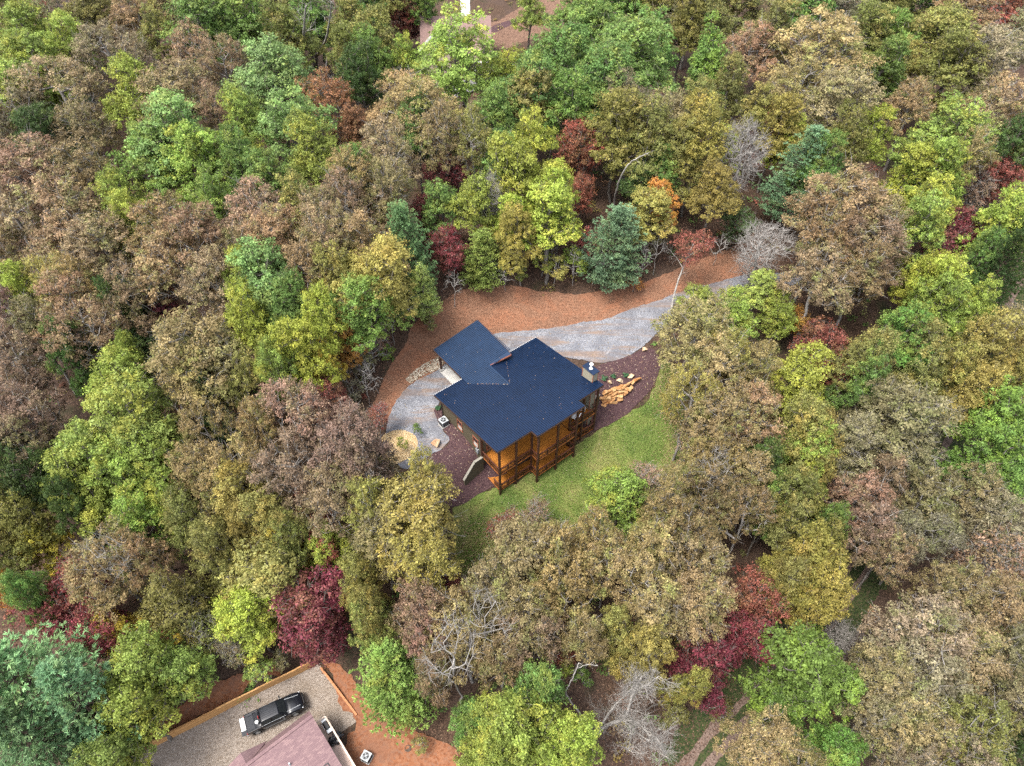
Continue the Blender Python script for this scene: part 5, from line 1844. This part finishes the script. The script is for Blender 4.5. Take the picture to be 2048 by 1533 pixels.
# crowns as they stand in the photograph: x, y of the crown, its half width, shape and colour; an optional height
TREES = """
40 55 60 oL;130 75 52 oL;60 125 70 oL;75 12 30 dR;125 5 48 tU;195 25 58 oO;265 15 60 tB;225 100 72 tB;182 122 30 fW;310 55 42 oO;400 40 78 oG;485 35 72 oG;560 60 62 oO;695 110 52 oO
25 185 62 oL;20 150 55 oS;110 170 80 tB;392 108 56 tB;455 125 48 tB;265 175 62 oL;350 180 72 tB;540 150 88 oH;672 185 52 tA;12 245 60 tU;75 255 62 oD;165 255 62 tB;350 250 82 oH;290 325 80 oG;395 310 72 oL;585 235 80 oH;640 285 62 oL;545 345 62 oG;700 250 42 mA
50 335 80 tB;150 325 72 tB;30 430 70 tB;130 415 82 tB;225 400 62 oL;330 435 72 tB;205 480 72 tB;405 465 72 tB;262 425 48 oS;520 415 70 tW;560 470 62 tB;635 430 60 tB;690 395 60 tB;480 320 50 oG;420 390 55 oG
745 60 60 oO;795 32 36 dR 12;832 30 32 dC 12;815 110 40 oL;715 150 52 oD;742 108 50 oG;930 92 92 oL 22;985 150 40 oL 14;845 160 40 oL 13;800 190 72 tT;872 210 70 tT;782 292 62 tB;1060 165 70 oG;1112 110 78 oG;1180 55 72 oG;1205 155 82 oG;1262 100 90 oG;1312 75 66 oG;1150 205 60 oG;1060 10 32 mL 14;1010 150 45 oS
885 255 52 tT;945 275 56 tO;990 225 52 oG;1042 190 56 oV;1075 270 52 oS 19;1035 340 56 mS 17;1122 362 46 oS 16;1098 432 60 mS 15;1042 452 46 oV 14;945 400 46 mL 14;1000 445 44 mS 13;960 385 34 bX 13;1152 285 44 dR 15;1165 385 30 dR 9;1242 225 70 oO;1292 272 60 oO;1270 195 54 tU;1335 232 52 tT
1222 490 54 q 13;1305 420 50 mV 12;1330 395 36 mE 12;1432 370 52 oV 14;962 515 40 qQ 9;880 345 36 dC 11;900 495 40 dC 9;852 430 30 dC 9;828 495 42 qP 14;840 570 34 pQ 10;722 520 80 oV;762 475 58 tT;640 480 56 tB;700 470 50 tT
1440 105 44 cK 18;1370 30 52 oO;1425 25 50 oO;1500 90 56 tW;1540 50 58 oO;1640 85 88 tT 20;1600 170 66 tT;1680 190 66 tT;1530 225 52 oO;1745 55 62 oO;1700 15 50 tU;1790 75 64 oG;1780 130 52 oG;1880 60 82 oO;1905 135 72 oO;1820 130 40 oV;1995 100 80 tU;2010 200 72 tB;1832 200 46 tB;1900 262 76 oL;1862 312 58 oL;1965 235 54 tB;1945 300 52 tT;2015 280 50 oD
1422 190 56 oO;1398 270 60 oV;1350 275 46 oO;1480 165 46 oO;1562 232 50 oV;1592 275 42 oS 14;1490 285 44 bX 16;1535 265 34 dR 15;1592 345 62 nP 16;1680 275 50 oO;1740 262 48 oS;1655 320 48 oG;1690 395 88 tB;1725 465 72 tB;1645 460 70 tB;1785 455 58 tT;1645 545 64 tB;1720 545 60 tB;1830 345 54 mS 16;1862 400 52 oS;1822 440 56 oL;1990 358 46 dR 11;2012 335 40 dE 11;1945 375 40 f W 9;1905 450 48 dC 10;1885 500 44 dC 10;2000 450 60 oL;2032 510 44 nD;1965 515 42 oG;1440 300 42 oS 12;1350 335 50 oO 12;1525 480 52 bX 12;1520 570 42 mL 9;1560 620 36 mL 8;1592 635 26 dE 6;1470 440 34 dD 8
1900 560 58 oS;1880 605 60 oL;1940 590 44 oL;1990 560 44 nD;2030 640 44 fU;1850 545 40 mS
1400 645 74 tT;1462 690 60 tV;1420 745 72 tT;1505 760 60 tT;1440 820 72 tT;1385 790 52 tV;1505 845 62 tB;1480 630 44 mL 11;1398 612 36 mL 10;1580 732 60 mS 14;1660 690 46 dR 13;1662 755 42 dR 12;1740 695 56 oO;1800 660 62 oG;1852 700 60 oO;1742 755 56 oG;1845 765 56 oO
1960 690 60 oV;2005 740 52 oV;1940 780 50 oV;1900 730 52 oV;1800 835 86 tU 19;1755 800 56 tU;1830 905 58 tU;1722 880 62 tU;1622 850 66 oV;1602 915 56 oL;1655 895 56 oV;2000 825 76 oK 17;1980 905 70 oK;2030 950 56 oK;1872 795 30 dR 11;1545 920 48 oD;1572 970 56 oO;1610 1015 52 oO
1440 930 62 tT;1362 1000 56 tT;1482 960 60 tT;1402 885 40 fW 10;1432 995 64 tB;1502 1025 60 tB;1780 960 56 tW;1722 985 62 tW;1742 1045 58 tW;1842 1000 70 tU;1932 980 62 tU;2002 1012 62 tU;1660 1060 46 oG;1548 1010 46 oG
1622 1115 80 oV 18;1600 1055 50 oO;1662 1090 50 oO;1640 1185 60 oV;1582 1150 50 oV;1602 1335 86 mK 17;1655 1385 56 mK;1575 1405 52 mK;1500 1255 50 dC 12;1502 1190 46 dR 13;1400 1305 56 dC 13;1412 1370 46 dC 10
1795 1080 52 tB;1850 1065 70 tU;1990 1105 60 fW 16;1902 1150 62 tB;1800 1235 82 tU;1852 1335 92 tU;1932 1280 82 tT;1992 1222 70 tB;1832 1435 80 tU;1950 1435 82 tO;1762 1335 70 tT;1740 1430 56 tU;2012 1395 66 tU;1682 1272 36 bX 8;1540 1470 66 tT;1602 1500 62 tT;1660 1512 52 mG;1710 1485 52 mG;1932 1510 62 tU;2032 1490 50 oD;1820 1520 60 tU
800 1030 92 tV;740 1000 62 tV;862 965 58 tV;832 1090 70 tV;752 1065 60 tT;1246 978 58 mL 10;1060 1032 44 fW 6;1012 1060 36 fR 8;1052 1110 80 tT;1002 1150 70 tT;1122 1090 70 tT;1176 1078 54 tT;1132 1180 80 tT;1052 1205 66 tT;1222 1110 60 tT;1302 1090 70 tT;1352 1060 58 tB;1382 1130 80 tT;1312 1180 70 tT;1422 1200 64 tT;1352 1225 60 tT;1290 960 38 fW 9;1340 955 44 tT
862 1220 60 tB;932 1265 80 tB;1002 1290 60 tB;832 1280 56 tW;1062 1270 60 tB;905 1300 60 wX 20;955 1235 50 wX 20;1440 905 34 wX 18;240 1105 40 wX 18;972 1255 36 dC 11;920 1190 36 dC 11;722 1185 46 oV;742 1240 52 oO;715 1140 46 oV;792 1370 72 qQ 13;1052 1440 90 oL;982 1485 72 oL;1112 1485 70 oL;1082 1385 62 oG;930 1445 46 oG 12;1242 1270 42 oV;1292 1310 52 oV;1330 1345 40 oV;870 1330 44 tB;1190 1255 54 tB;1130 1275 44 dR 9
30 590 50 oS;100 560 60 tV;165 560 54 tT;60 660 54 tU;150 620 70 tB;205 665 62 tB;272 560 62 tB;332 530 80 tB;402 570 62 tB;300 612 44 dC 12;342 645 42 dC 12;20 720 62 tW;42 800 72 tW;60 880 64 tB;130 700 50 oD;230 590 46 oD;520 565 78 oH;482 545 50 oL;570 605 54 oG;502 640 52 oS;592 680 70 oS;625 635 48 oS;560 725 52 oL;650 705 36 mY 13;690 665 36 mE 12;700 595 66 oG 16;672 555 54 oV;740 610 40 fU 9;730 660 40 fW 8
392 690 86 tT;452 710 66 tT;335 690 60 tT;402 762 66 tT;235 830 92 oL 20;170 895 80 oL;262 915 82 oL;315 855 70 oL;235 765 70 oL;255 725 34 oL;182 975 70 oL;332 940 66 oL;420 815 34 nP 15;432 880 52 tT;400 935 56 tT;512 850 46 tT;580 830 72 tW;642 795 44 dR 11;672 860 72 tW;702 905 62 tW;602 930 70 tW;642 985 60 tB;722 955 52 tB;752 838 22 fR 6;385 985 50 tT;480 930 56 tT;470 770 46 oO;280 690 50 oD 12
492 985 66 oV;542 1005 56 oV;470 1040 50 oV;622 1010 46 dR 12;645 1060 44 dR 11;422 1080 62 oO;370 1040 56 oO;340 1005 50 oL;262 1030 62 oL;62 960 62 oD;30 1045 56 oO;95 1080 46 mY 12;222 1130 82 tB;290 1095 56 tB;62 1172 42 oG;20 1170 42 dE 10;155 1190 62 dC 13;92 1232 56 dC 11;202 1250 52 dC 11;342 1200 66 pO 14;522 1145 80 mV 13;482 1205 62 mS 12;562 1120 60 pY 13;510 1250 46 mS 10;630 1195 70 dC 13;642 1260 54 dC 11;652 1090 38 mS;692 1080 36 mS 10;130 1010 50 oD;580 1060 46 oO;30 890 50 oD;110 940 46 oD
90 1345 108 nP 20;150 1420 80 nP 18;55 1460 86 nP 18;292 1330 66 mL 14;262 1420 72 mL 14;345 1330 50 mL 12;232 1490 60 mL 13;250 1240 42 mY 10;322 1292 36 dR 9;365 1300 36 sY 9;460 1290 36 fU 8;520 1330 30 sL 5;410 1260 40 fO 9
20 5 40 oO;700 680 22 yX;715 722 22 yX;737 690 20 yX;746 735 20 yX;726 755 20 yX;690 735 22 yX;762 660 20 yX 7;778 628 20 yX 7;1010 540 22 yX 5;985 528 20 yX 6;1150 512 22 yX 7;1192 505 20 yX 7;905 560 20 yX 6;862 590 20 yX 5;1100 498 22 yX 6;1290 505 20 yX 7;1318 490 20 yX 7;1440 480 20 yX 6;745 600 24 yX 8;640 55 60 oD 13;598 15 50 oG 18;700 40 46 oO;-10 500 60 tB;-20 250 60 tB;-30 640 60 tW;-20 1100 60 oO;2060 1300 70 tU;2070 1180 60 tB;2060 1080 60 tU;2070 700 60 oV;2075 860 60 oK;2060 420 50 oL;-20 780 60 tW;-20 990 60 oD;-30 350 60 tB;-30 120 60 oL;330 -5 50 tB;440 -25 60 oG;530 -15 55 oO;690 -10 50 oD;720 10 50 oG;770 -20 50 oO;850 -15 45 oG;1160 -10 50 oG;1230 0 60 oG;1310 -5 60 oO;1390 -20 60 tU;1470 -10 60 oO;1560 -15 60 tB;1620 -5 60 oG;1700 -30 60 oO;1790 -15 60 oO;1860 -25 55 oG;1940 0 65 tB;2020 10 60 dR 14;2040 60 60 tU
720 330 50 tT;830 260 46 oG;760 370 56 tT;600 390 56 oO;890 400 40 oG 12;1000 320 50 oG 14;1330 330 44 oG 13;1290 360 40 oD 10;700 330 46 oG;620 520 56 tB;480 500 54 tB;780 410 46 tB 14;470 220 50 oL;420 220 46 tB
1085 520 22 sS 4;1110 530 26 sV 5;1150 510 30 sL 5;1175 470 26 sR 6;1040 530 22 sO 4;1270 560 18 sE 3;1310 470 24 sU 6;730 720 24 sU 5;715 690 22 sR 4;750 680 22 sW 5;770 700 16 sL 3;802 880 11 sS 2.5;834 852 11 sG 2.5;790 600 22 sQ 6;860 640 16 sO 3;705 780 22 sU 4;690 720 24 sW 5;1440 590 20 sO 3;1130 1320 24 sS 4;1270 1320 20 sU 4;1340 1430 28 sO 5;930 1500 22 sR 4;1450 1420 26 sO 4;1170 1350 20 sG 4;840 1490 18 sO 3;560 1310 22 sU 4;600 1290 20 sR 4
"""


def parse():
    out = []
    for tok in TREES.replace('\n', ';').split(';'):
        w = tok.split()
        if len(w) < 4:
            continue
        x, y, r = map(float, w[:3])
        code = w[3]
        rest = w[4:]
        if code == 'q':
            kind, colr = 'q', 'P'
        elif len(code) == 1:
            kind, colr = code, rest.pop(0)
        else:
            kind, colr = code[0], code[1]
        out.append((x, y, r, kind, colr, float(rest[0]) if rest else None))
    return out


# landmarks used to say which tree is meant
LANDMARKS = [((1040, 790), 'the cabin'), ((940, 700), 'the carport'), ((545, 1420), 'the black pickup'), ((600, 1490), 'the brown shingle roof'), ((795, 893), 'the golden stone ring'), ((1235, 790), 'the boulder wall'),
             ((1400, 590), 'the gravel driveway'), ((1246, 985), 'the lawn tree'), ((1270, 1390), 'the dead white tree'), ((90, 1350), 'the big corner pine'), ((1222, 490), 'the bank pine'),
             ((1525, 480), 'the bare driveway tree'), ((925, 60), 'the far white chimney'), ((635, 90), 'the forked white trunk'), ((230, 850), 'the huge light oak'), ((1602, 1335), 'the vivid green maple'),
             ((560, 1360), 'the timber wall'), ((1720, 1140), 'the rutted forest lane'), ((1240, 370), 'the bent bare trunk'), ((1440, 105), 'the narrow vivid tree'), ((1592, 345), 'the pale bluish pine'), ((95, 1080), 'the bright yellow maple'),
             ((10, 10), 'the top left corner'), ((2040, 10), 'the top right corner'), ((2040, 1525), 'the bottom right corner'), ((1050, 1440), 'the bottom oak'), ((1990, 860), 'the vivid oaks'),
             ((630, 1200), 'the large crimson tree'), ((10, 560), 'the left edge'), ((350, 280), 'the large blue green oak'), ((1640, 100), 'the big tan oak'), ((2040, 350), 'the right edge'), ((1060, 370), 'the tall lime maples'), ((1580, 730), 'the lime maple'), ((400, 700), 'the broad tan oaks')]
ORD = ['nearest', 'second nearest', 'third nearest', 'fourth nearest', 'fifth nearest', 'sixth nearest', 'seventh nearest', 'eighth nearest', 'ninth nearest']


def octant(dx, dy):
    a = math.degrees(math.atan2(-dy, dx)) % 360
    return ['right of', 'upper right of', 'above', 'upper left of', 'left of', 'lower left of', 'below', 'lower right of'][int((a + 22.5) // 45) % 8]


TLIST = parse()
_groups = {}
for i, (x, y, r, kind, colr, hh) in enumerate(TLIST):
    lm = min(LANDMARKS, key=lambda L: (L[0][0] - x) ** 2 + (L[0][1] - y) ** 2 if (L[0][0] - x) ** 2 + (L[0][1] - y) ** 2 > 25 ** 2 else 1e12)
    key = (PAL[colr][2] + ' ' + KINDW[kind][1], octant(x - lm[0][0], y - lm[0][1]), lm[1])
    _groups.setdefault(key, []).append((math.hypot(x - lm[0][0], y - lm[0][1]), i))
LABEL = {}
for key, mem in _groups.items():
    mem.sort()
    for k, (_, i) in enumerate(mem):
        if len(mem) == 1:
            LABEL[i] = '%s %s %s' % key
        else:
            LABEL[i] = '%s %s %s, %s one' % (key + (ORD[k],))

GROUPW = {'o': 'oaks of the surrounding forest', 't': 'thinning autumn oaks of the forest', 'p': 'tall feathery forest trees', 'c': 'narrow upright forest trees', 'm': 'maples of the forest', 'd': 'small understory trees', 'f': 'sparse twiggy trees', 'n': 'white pines', 'q': 'soft young pines', 's': 'saplings in the clearings', 'b': 'leafless trees', 'w': 'bleached bare limbs among the oaks', 'y': 'thin leafless saplings at the clearing edge'}


def plant(i, x, y, r, kind, colr, hh):
    rng = random.Random(900 + i)
    P = PROTO[kind][rng.randrange(len(PROTO[kind]))]
    h = (hh or HEIGHT[kind]) * rng.uniform(.94, 1.06)
    zc_ = P['zc'] / P['h'] * h
    p = on_ground(x, y, zc_)
    for _ in range(3):
        Rm = 1.06 * r * depth(p) / F_PX
    sxy = Rm / P['rad']
    sz = h / P['h']
    sz = sz * .75 + sxy * .25 if kind in 'odtmf' else sz
    zc_ = P['zc'] * sz
    p = on_ground(x, y, zc_)
    t = bpy.data.objects.new(KINDW[kind][0], None)
    COL.objects.link(t)
    t.empty_display_size = .3
    t.location = (p[0], p[1], ground(p[0], p[1]))
    t.rotation_euler = (rng.gauss(0, .06), rng.gauss(0, .06), rng.uniform(0, 6.28))
    t.scale = (sxy * rng.uniform(.94, 1.06), sxy * rng.uniform(.94, 1.06), sz)
    tag(t, LABEL[i], 'tree', GROUPW[kind])
    w = bpy.data.objects.new('trunk', P['wood'])
    COL.objects.link(w)
    w.parent = t
    if P['leaf'] is not None:
        c = bpy.data.objects.new('crown', P['leaf'])
        COL.objects.link(c)
        c.parent = t
        k = rng.uniform(.80, 1.18)
        a, b, _ = PAL[colr]
        c.color = (a[0] * k * rng.uniform(.92, 1.08), a[1] * k * rng.uniform(.94, 1.06), a[2] * k * rng.uniform(.85, 1.15), 1)
        c['tint'] = [b[0] * k, b[1] * k, b[2] * k]
    return t


for i, a in enumerate(TLIST):
    plant(i, *a)


# ------------------------------------------------------------------ trees with a shape of their own
def px_path(pts):
    x0, y0 = pts[0][:2]
    b = on_ground(x0, y0)
    return [np.array(at(x, y, b[2] + h)) for x, y, h in pts]


def twig_spray(rng, starts, dirs, length, rad, levels, n_child, droop=.0, curl=.35):
    """fine bare branching from given starts"""
    A, B, RA, RB = [], [], [], []
    front = [(s, d, length, rad) for s, d in zip(starts, dirs)]
    for lev in range(levels):
        nxt = []
        for s, d, L, r in front:
            p = s
            dd = d / (np.linalg.norm(d) + 1e-9)
            for seg in range(3):
                dd = dd + rng.normal(0, curl * .5, 3) + np.array([0, 0, .08 - droop])
                dd /= np.linalg.norm(dd)
                q = p + dd * L / 3
                A.append(p), B.append(q), RA.append(r * (1 - seg * .22)), RB.append(r * (1 - (seg + 1) * .22))
                for c in range(n_child if seg > 0 else n_child - 1):
                    nd = dd + rng.normal(0, .75, 3)
                    nxt.append((q, nd, L * rng.uniform(.45, .75), max(.008, r * .5)))
                p = q
        front = nxt
    return A, B, RA, RB


def special(name, label, limbs, radii, mat, seed, spray=None, crown=None, cat='tree'):
    rng = np.random.default_rng(seed)
    paths = [px_path(l) if i == 0 else [limbs_w(limbs[0][0], q) for q in l] for i, l in enumerate(limbs)]
    base = paths[0][0].copy()
    t = thing(name, label, cat, base)
    t.location.z -= .2
    mb = MB()
    A, B, RA, RB = [], [], [], []
    for path, (ra, rb) in zip(paths, radii):
        P = [p - np.array(t.location) for p in path]
        # smooth the limb
        fine = []
        for i in range(len(P) - 1):
            a, b, c, d = P[max(i - 1, 0)], P[i], P[i + 1], P[min(i + 2, len(P) - 1)]
            for k in range(5):
                u = k / 5
                fine.append(.5 * (2 * b + (c - a) * u + (2 * a - 5 * b + 4 * c - d) * u * u + (3 * b - a - 3 * c + d) * u ** 3) + rng.normal(0, .03, 3))
        fine.append(P[-1])
        n = len(fine)
        mb.tube(fine, [ra + (rb - ra) * i / (n - 1) for i in range(n)], 8)
        if spray:
            k0 = int(n * spray.get('from', .4))
            for i in range(k0, n):
                for _ in range(spray['per']):
                    d = rng.normal(0, 1, 3) + (fine[min(i + 1, n - 1)] - fine[max(i - 1, 0)]) * .8 + np.array([0, 0, .3])
                    a_, b_, c_, d_ = twig_spray(rng, [fine[i]], [d], spray['len'] * rng.uniform(.6, 1.2), spray['rad'], spray['lev'], spray['nc'])
                    A += a_
                    B += b_
                    RA += c_
                    RB += d_
    mb.build('trunk', mat, t, smooth=True)
    if A:
        V, Q = frusta(np.array(A), np.array(B), np.array(RA), np.array(RB), 3)
        obj('twigs', np_mesh('twigs', V, Q, mat), t)
    if crown:
        P = PROTO[crown['kind']][crown.get('i', 0)]
        c = bpy.data.objects.new('crown', P['leaf'])
        COL.objects.link(c)
        c.parent = t
        top = paths[0][-1] - np.array(t.location)
        sc = crown['r'] / P['rad']
        c.scale = (sc, sc, crown.get('sz', sc))
        c.location = Vector(top) - Vector((0, 0, P['zc'] * c.scale[2])) + Vector(crown.get('off', (0, 0, 0)))
        a, b, _ = PAL[crown['col']]
        c.color = tuple(a) + (1,)
        c['tint'] = list(b)
    return t


def limbs_w(root, q):
    b = on_ground(root[0], root[1])
    return np.array(at(q[0], q[1], b[2] + q[2]))


M_DEAD = bark_mat('bleached_wood', (.13, .118, .105), (.235, .22, .20), (.34, .32, .30))
special('dead_tree', 'large dead white tree with tangled bare limbs near the bottom edge',
        [[(1175, 1502, 0), (1186, 1482, 3), (1197, 1464, 5.5), (1220, 1448, 7), (1246, 1438, 8), (1256, 1420, 9.2), (1262, 1398, 10.5), (1272, 1375, 11.5), (1284, 1352, 12.5)],
         [(1197, 1464, 5.5), (1215, 1430, 7.5), (1236, 1405, 9), (1262, 1380, 10.5), (1290, 1372, 11.5), (1318, 1352, 12.5)],
         [(1240, 1441, 7.8), (1258, 1450, 8.2), (1262, 1476, 8.5), (1256, 1500, 8.8)],
         [(1250, 1440, 8), (1275, 1446, 8.8), (1300, 1470, 9.2), (1318, 1482, 9.6), (1332, 1510, 9.8)],
         [(1260, 1452, 8.2), (1290, 1478, 8.6), (1312, 1480, 9)]],
        [(.22, .07), (.11, .04), (.08, .04), (.10, .03), (.07, .03)], M_DEAD, 41, dict(per=2, len=1.5, rad=.028, lev=3, nc=2, **{'from': .3}))
special('dead_tree', 'thin pale leaning trunk with a forked top beside the dead tree', [[(1189, 1468, 0), (1162, 1430, 4), (1135, 1395, 8), (1133, 1380, 9.5), (1148, 1350, 11), (1158, 1326, 12.5)], [(1152, 1340, 11.5), (1170, 1330, 12), (1196, 1332, 12.5)]], [(.12, .04), (.04, .025)], M_DEAD, 42, dict(per=1, len=.8, rad=.02, lev=1, nc=1, **{'from': .7}))
special('bent_tree', 'tall pale trunk bent over at the top behind the young pine', [[(1226, 440, 0), (1229, 405, 3), (1233, 380, 6), (1243, 350, 9), (1260, 326, 11), (1277, 316, 11.8), (1297, 306, 12.2)]], [(.14, .045)], M_DEAD, 43, dict(per=1, len=1.0, rad=.02, lev=2, nc=1, **{'from': .75}))
special('leaning_maple', 'red maple on a white leaning trunk at the driveway edge', [[(1341, 627, 0), (1351, 580, 2.6), (1363, 545, 4.6), (1374, 515, 6.4), (1388, 488, 8.2)], [(1366, 538, 5), (1352, 515, 5.6), (1338, 500, 6.4)], [(1374, 515, 6.4), (1395, 500, 7.2), (1412, 492, 8)]], [(.15, .05), (.05, .02), (.05, .02)], M_DEAD, 44, dict(per=2, len=1.0, rad=.018, lev=2, nc=1, **{'from': .45}), dict(kind='f', i=1, r=2.5, col='R', off=(.2, 0, -.2), sz=.55))
special('forked_tree', 'tall forked white trunk standing among the oaks at the top', [[(634, 150, 0), (633, 128, 4), (632, 113, 6.5), (618, 92, 10), (607, 75, 13), (609, 45, 16.5), (612, 12, 20)], [(632, 113, 6.5), (645, 95, 9.5), (655, 68, 13), (660, 35, 17), (663, 4, 21)], [(633, 116, 6.3), (632, 100, 9)]], [(.34, .12), (.26, .10), (.10, .05)], M_DEAD, 45, dict(per=1, len=2.2, rad=.045, lev=2, nc=2, **{'from': .6}))

# ------------------------------------------------------------------ undergrowth: low leafy mass nobody could count
rng = np.random.default_rng(71)
_zones = [STRAW, GRAVEL, LAWN, MULCH_A, MULCH_B, PAD, CLAY_A, CLAY_B, np.array(strip(_lane, 5.5)), np.array(strip(_road, 6))]
C, NN, LV, TN = [], [], [], []
_n = 0
_cy = rng.uniform(8, 185, 9000)
_cx = rng.uniform(-1, 1, 9000) * (.80 * (_cy * math.cos(PITCH) + 60 * math.sin(PITCH)) + 4)
_ok = np.ones(len(_cx), bool)
for z in _zones:
    _ok &= ~inside(z, _cx, _cy)
_hu = (_cx - HO[0]) * HU[0] + (_cy - HO[1]) * HU[1]
_hv = (_cx - HO[0]) * HV[0] + (_cy - HO[1]) * HV[1]
_ok &= ~((_hu > -2) & (_hu < 16) & (_hv > -18) & (_hv < 3))
for x_, y_ in zip(_cx[_ok][:2800], _cy[_ok][:2800]):
    p = np.array([x_, y_, ground(x_, y_)])
    _n += 1
    s = rng.uniform(.35, 1.0)
    m = int(18 + 26 * s)
    q = rng.normal(0, 1, (m, 3)) * np.array([.55, .55, .35]) * s
    q[:, 2] = np.abs(q[:, 2]) + .1
    C.append(p + q)
    NN.append(q / s + np.array([0, 0, 1.]))
    k = rng.normal(1, .25)
    LV.append(np.clip(k * rng.normal(1, .2, m), .3, 2))
    TN.append(np.full(m, rng.random()))
C, NN, LV, TN = map(np.concatenate, (C, NN, LV, TN))
V, Q = leaf_quads(rng, C, NN, .12)
m, nt, b = new_mat('undergrowth_leaves', .7, .15)
tn = N(nt, 'ShaderNodeAttribute', attribute_type='GEOMETRY', attribute_name='tn')
lv = N(nt, 'ShaderNodeAttribute', attribute_type='GEOMETRY', attribute_name='lv')
c = ramp(nt, tn.outputs['Fac'], [(0, (.05, .09, .022)), (.3, (.08, .12, .03)), (.5, (.14, .10, .05)), (.72, (.16, .05, .035)), (.86, (.20, .17, .04)), (1, (.12, .08, .05))])
sc_ = N(nt, 'ShaderNodeVectorMath', operation='SCALE')
nt.links.new(c, sc_.inputs[0])
nt.links.new(lv.outputs['Fac'], sc_.inputs['Scale'])
nt.links.new(sc_.outputs[0], b.inputs['Base Color'])
obj('undergrowth', np_mesh('undergrowth', V, Q, m, {'lv': LV, 'tn': TN}), kind='stuff', label='low mixed undergrowth on the forest floor', category='undergrowth')

# ------------------------------------------------------------------ small planted shrubs
def shrub_meshes(seed):
    rng = np.random.default_rng(seed)
    A, B, C, D = [], [], [], []
    for k in range(16):
        az = rng.uniform(0, 6.283)
        el = rng.uniform(.35, 1.4)
        d = np.array([math.cos(az) * math.cos(el), math.sin(az) * math.cos(el), math.sin(el)])
        L = rng.uniform(.35, .52)
        A.append((0, 0, 0)), B.append(d * L)
        for j in range(26):
            t = rng.uniform(.35, 1.05)
            C.append(d * L * t + rng.normal(0, .045, 3))
            D.append(d + np.array([0, 0, .5]))
    n = len(A)
    W_, Q_ = frusta(np.array(A, float), np.array(B), np.full(n, .012), np.full(n, .006), 4)
    V, Q = leaf_quads(rng, np.array(C), np.array(D), .055, .4)
    k = len(Q)
    m, nt, b = new_mat('shrub_leaf', .55, .25)
    nt.links.new(ramp(nt, N(nt, 'ShaderNodeNewGeometry').outputs['Random Per Island'], [(0, (.015, .05, .02)), (.6, (.03, .09, .035)), (1, (.07, .15, .06))]), b.inputs['Base Color'])
    return np_mesh('shrub_stems', W_, Q_, M_BARK), np_mesh('shrub_leaves', V, Q, m)


_sh = [shrub_meshes(90 + i) for i in range(2)]
for i, (px, py, lab) in enumerate([(1208, 757, 'small dark green shrub nearest the chimney in the mulch bed'), (1227, 754, 'small dark green shrub, middle of the row of three'), (1251, 752, 'small dark green shrub beside the pale round boulder'), (877, 816, 'small dark green shrub at the back corner of the taupe wall')]):
    p = on_ground(px, py, .25)
    t = thing('shrub', lab, 'shrub', (p[0], p[1], ground(p[0], p[1]) + .1), i * 1.1, 'small planted shrubs')
    t.scale = (1.1, 1.1, 1.0)
    obj('stems', _sh[i % 2][0], t)
    obj('foliage', _sh[i % 2][1], t)
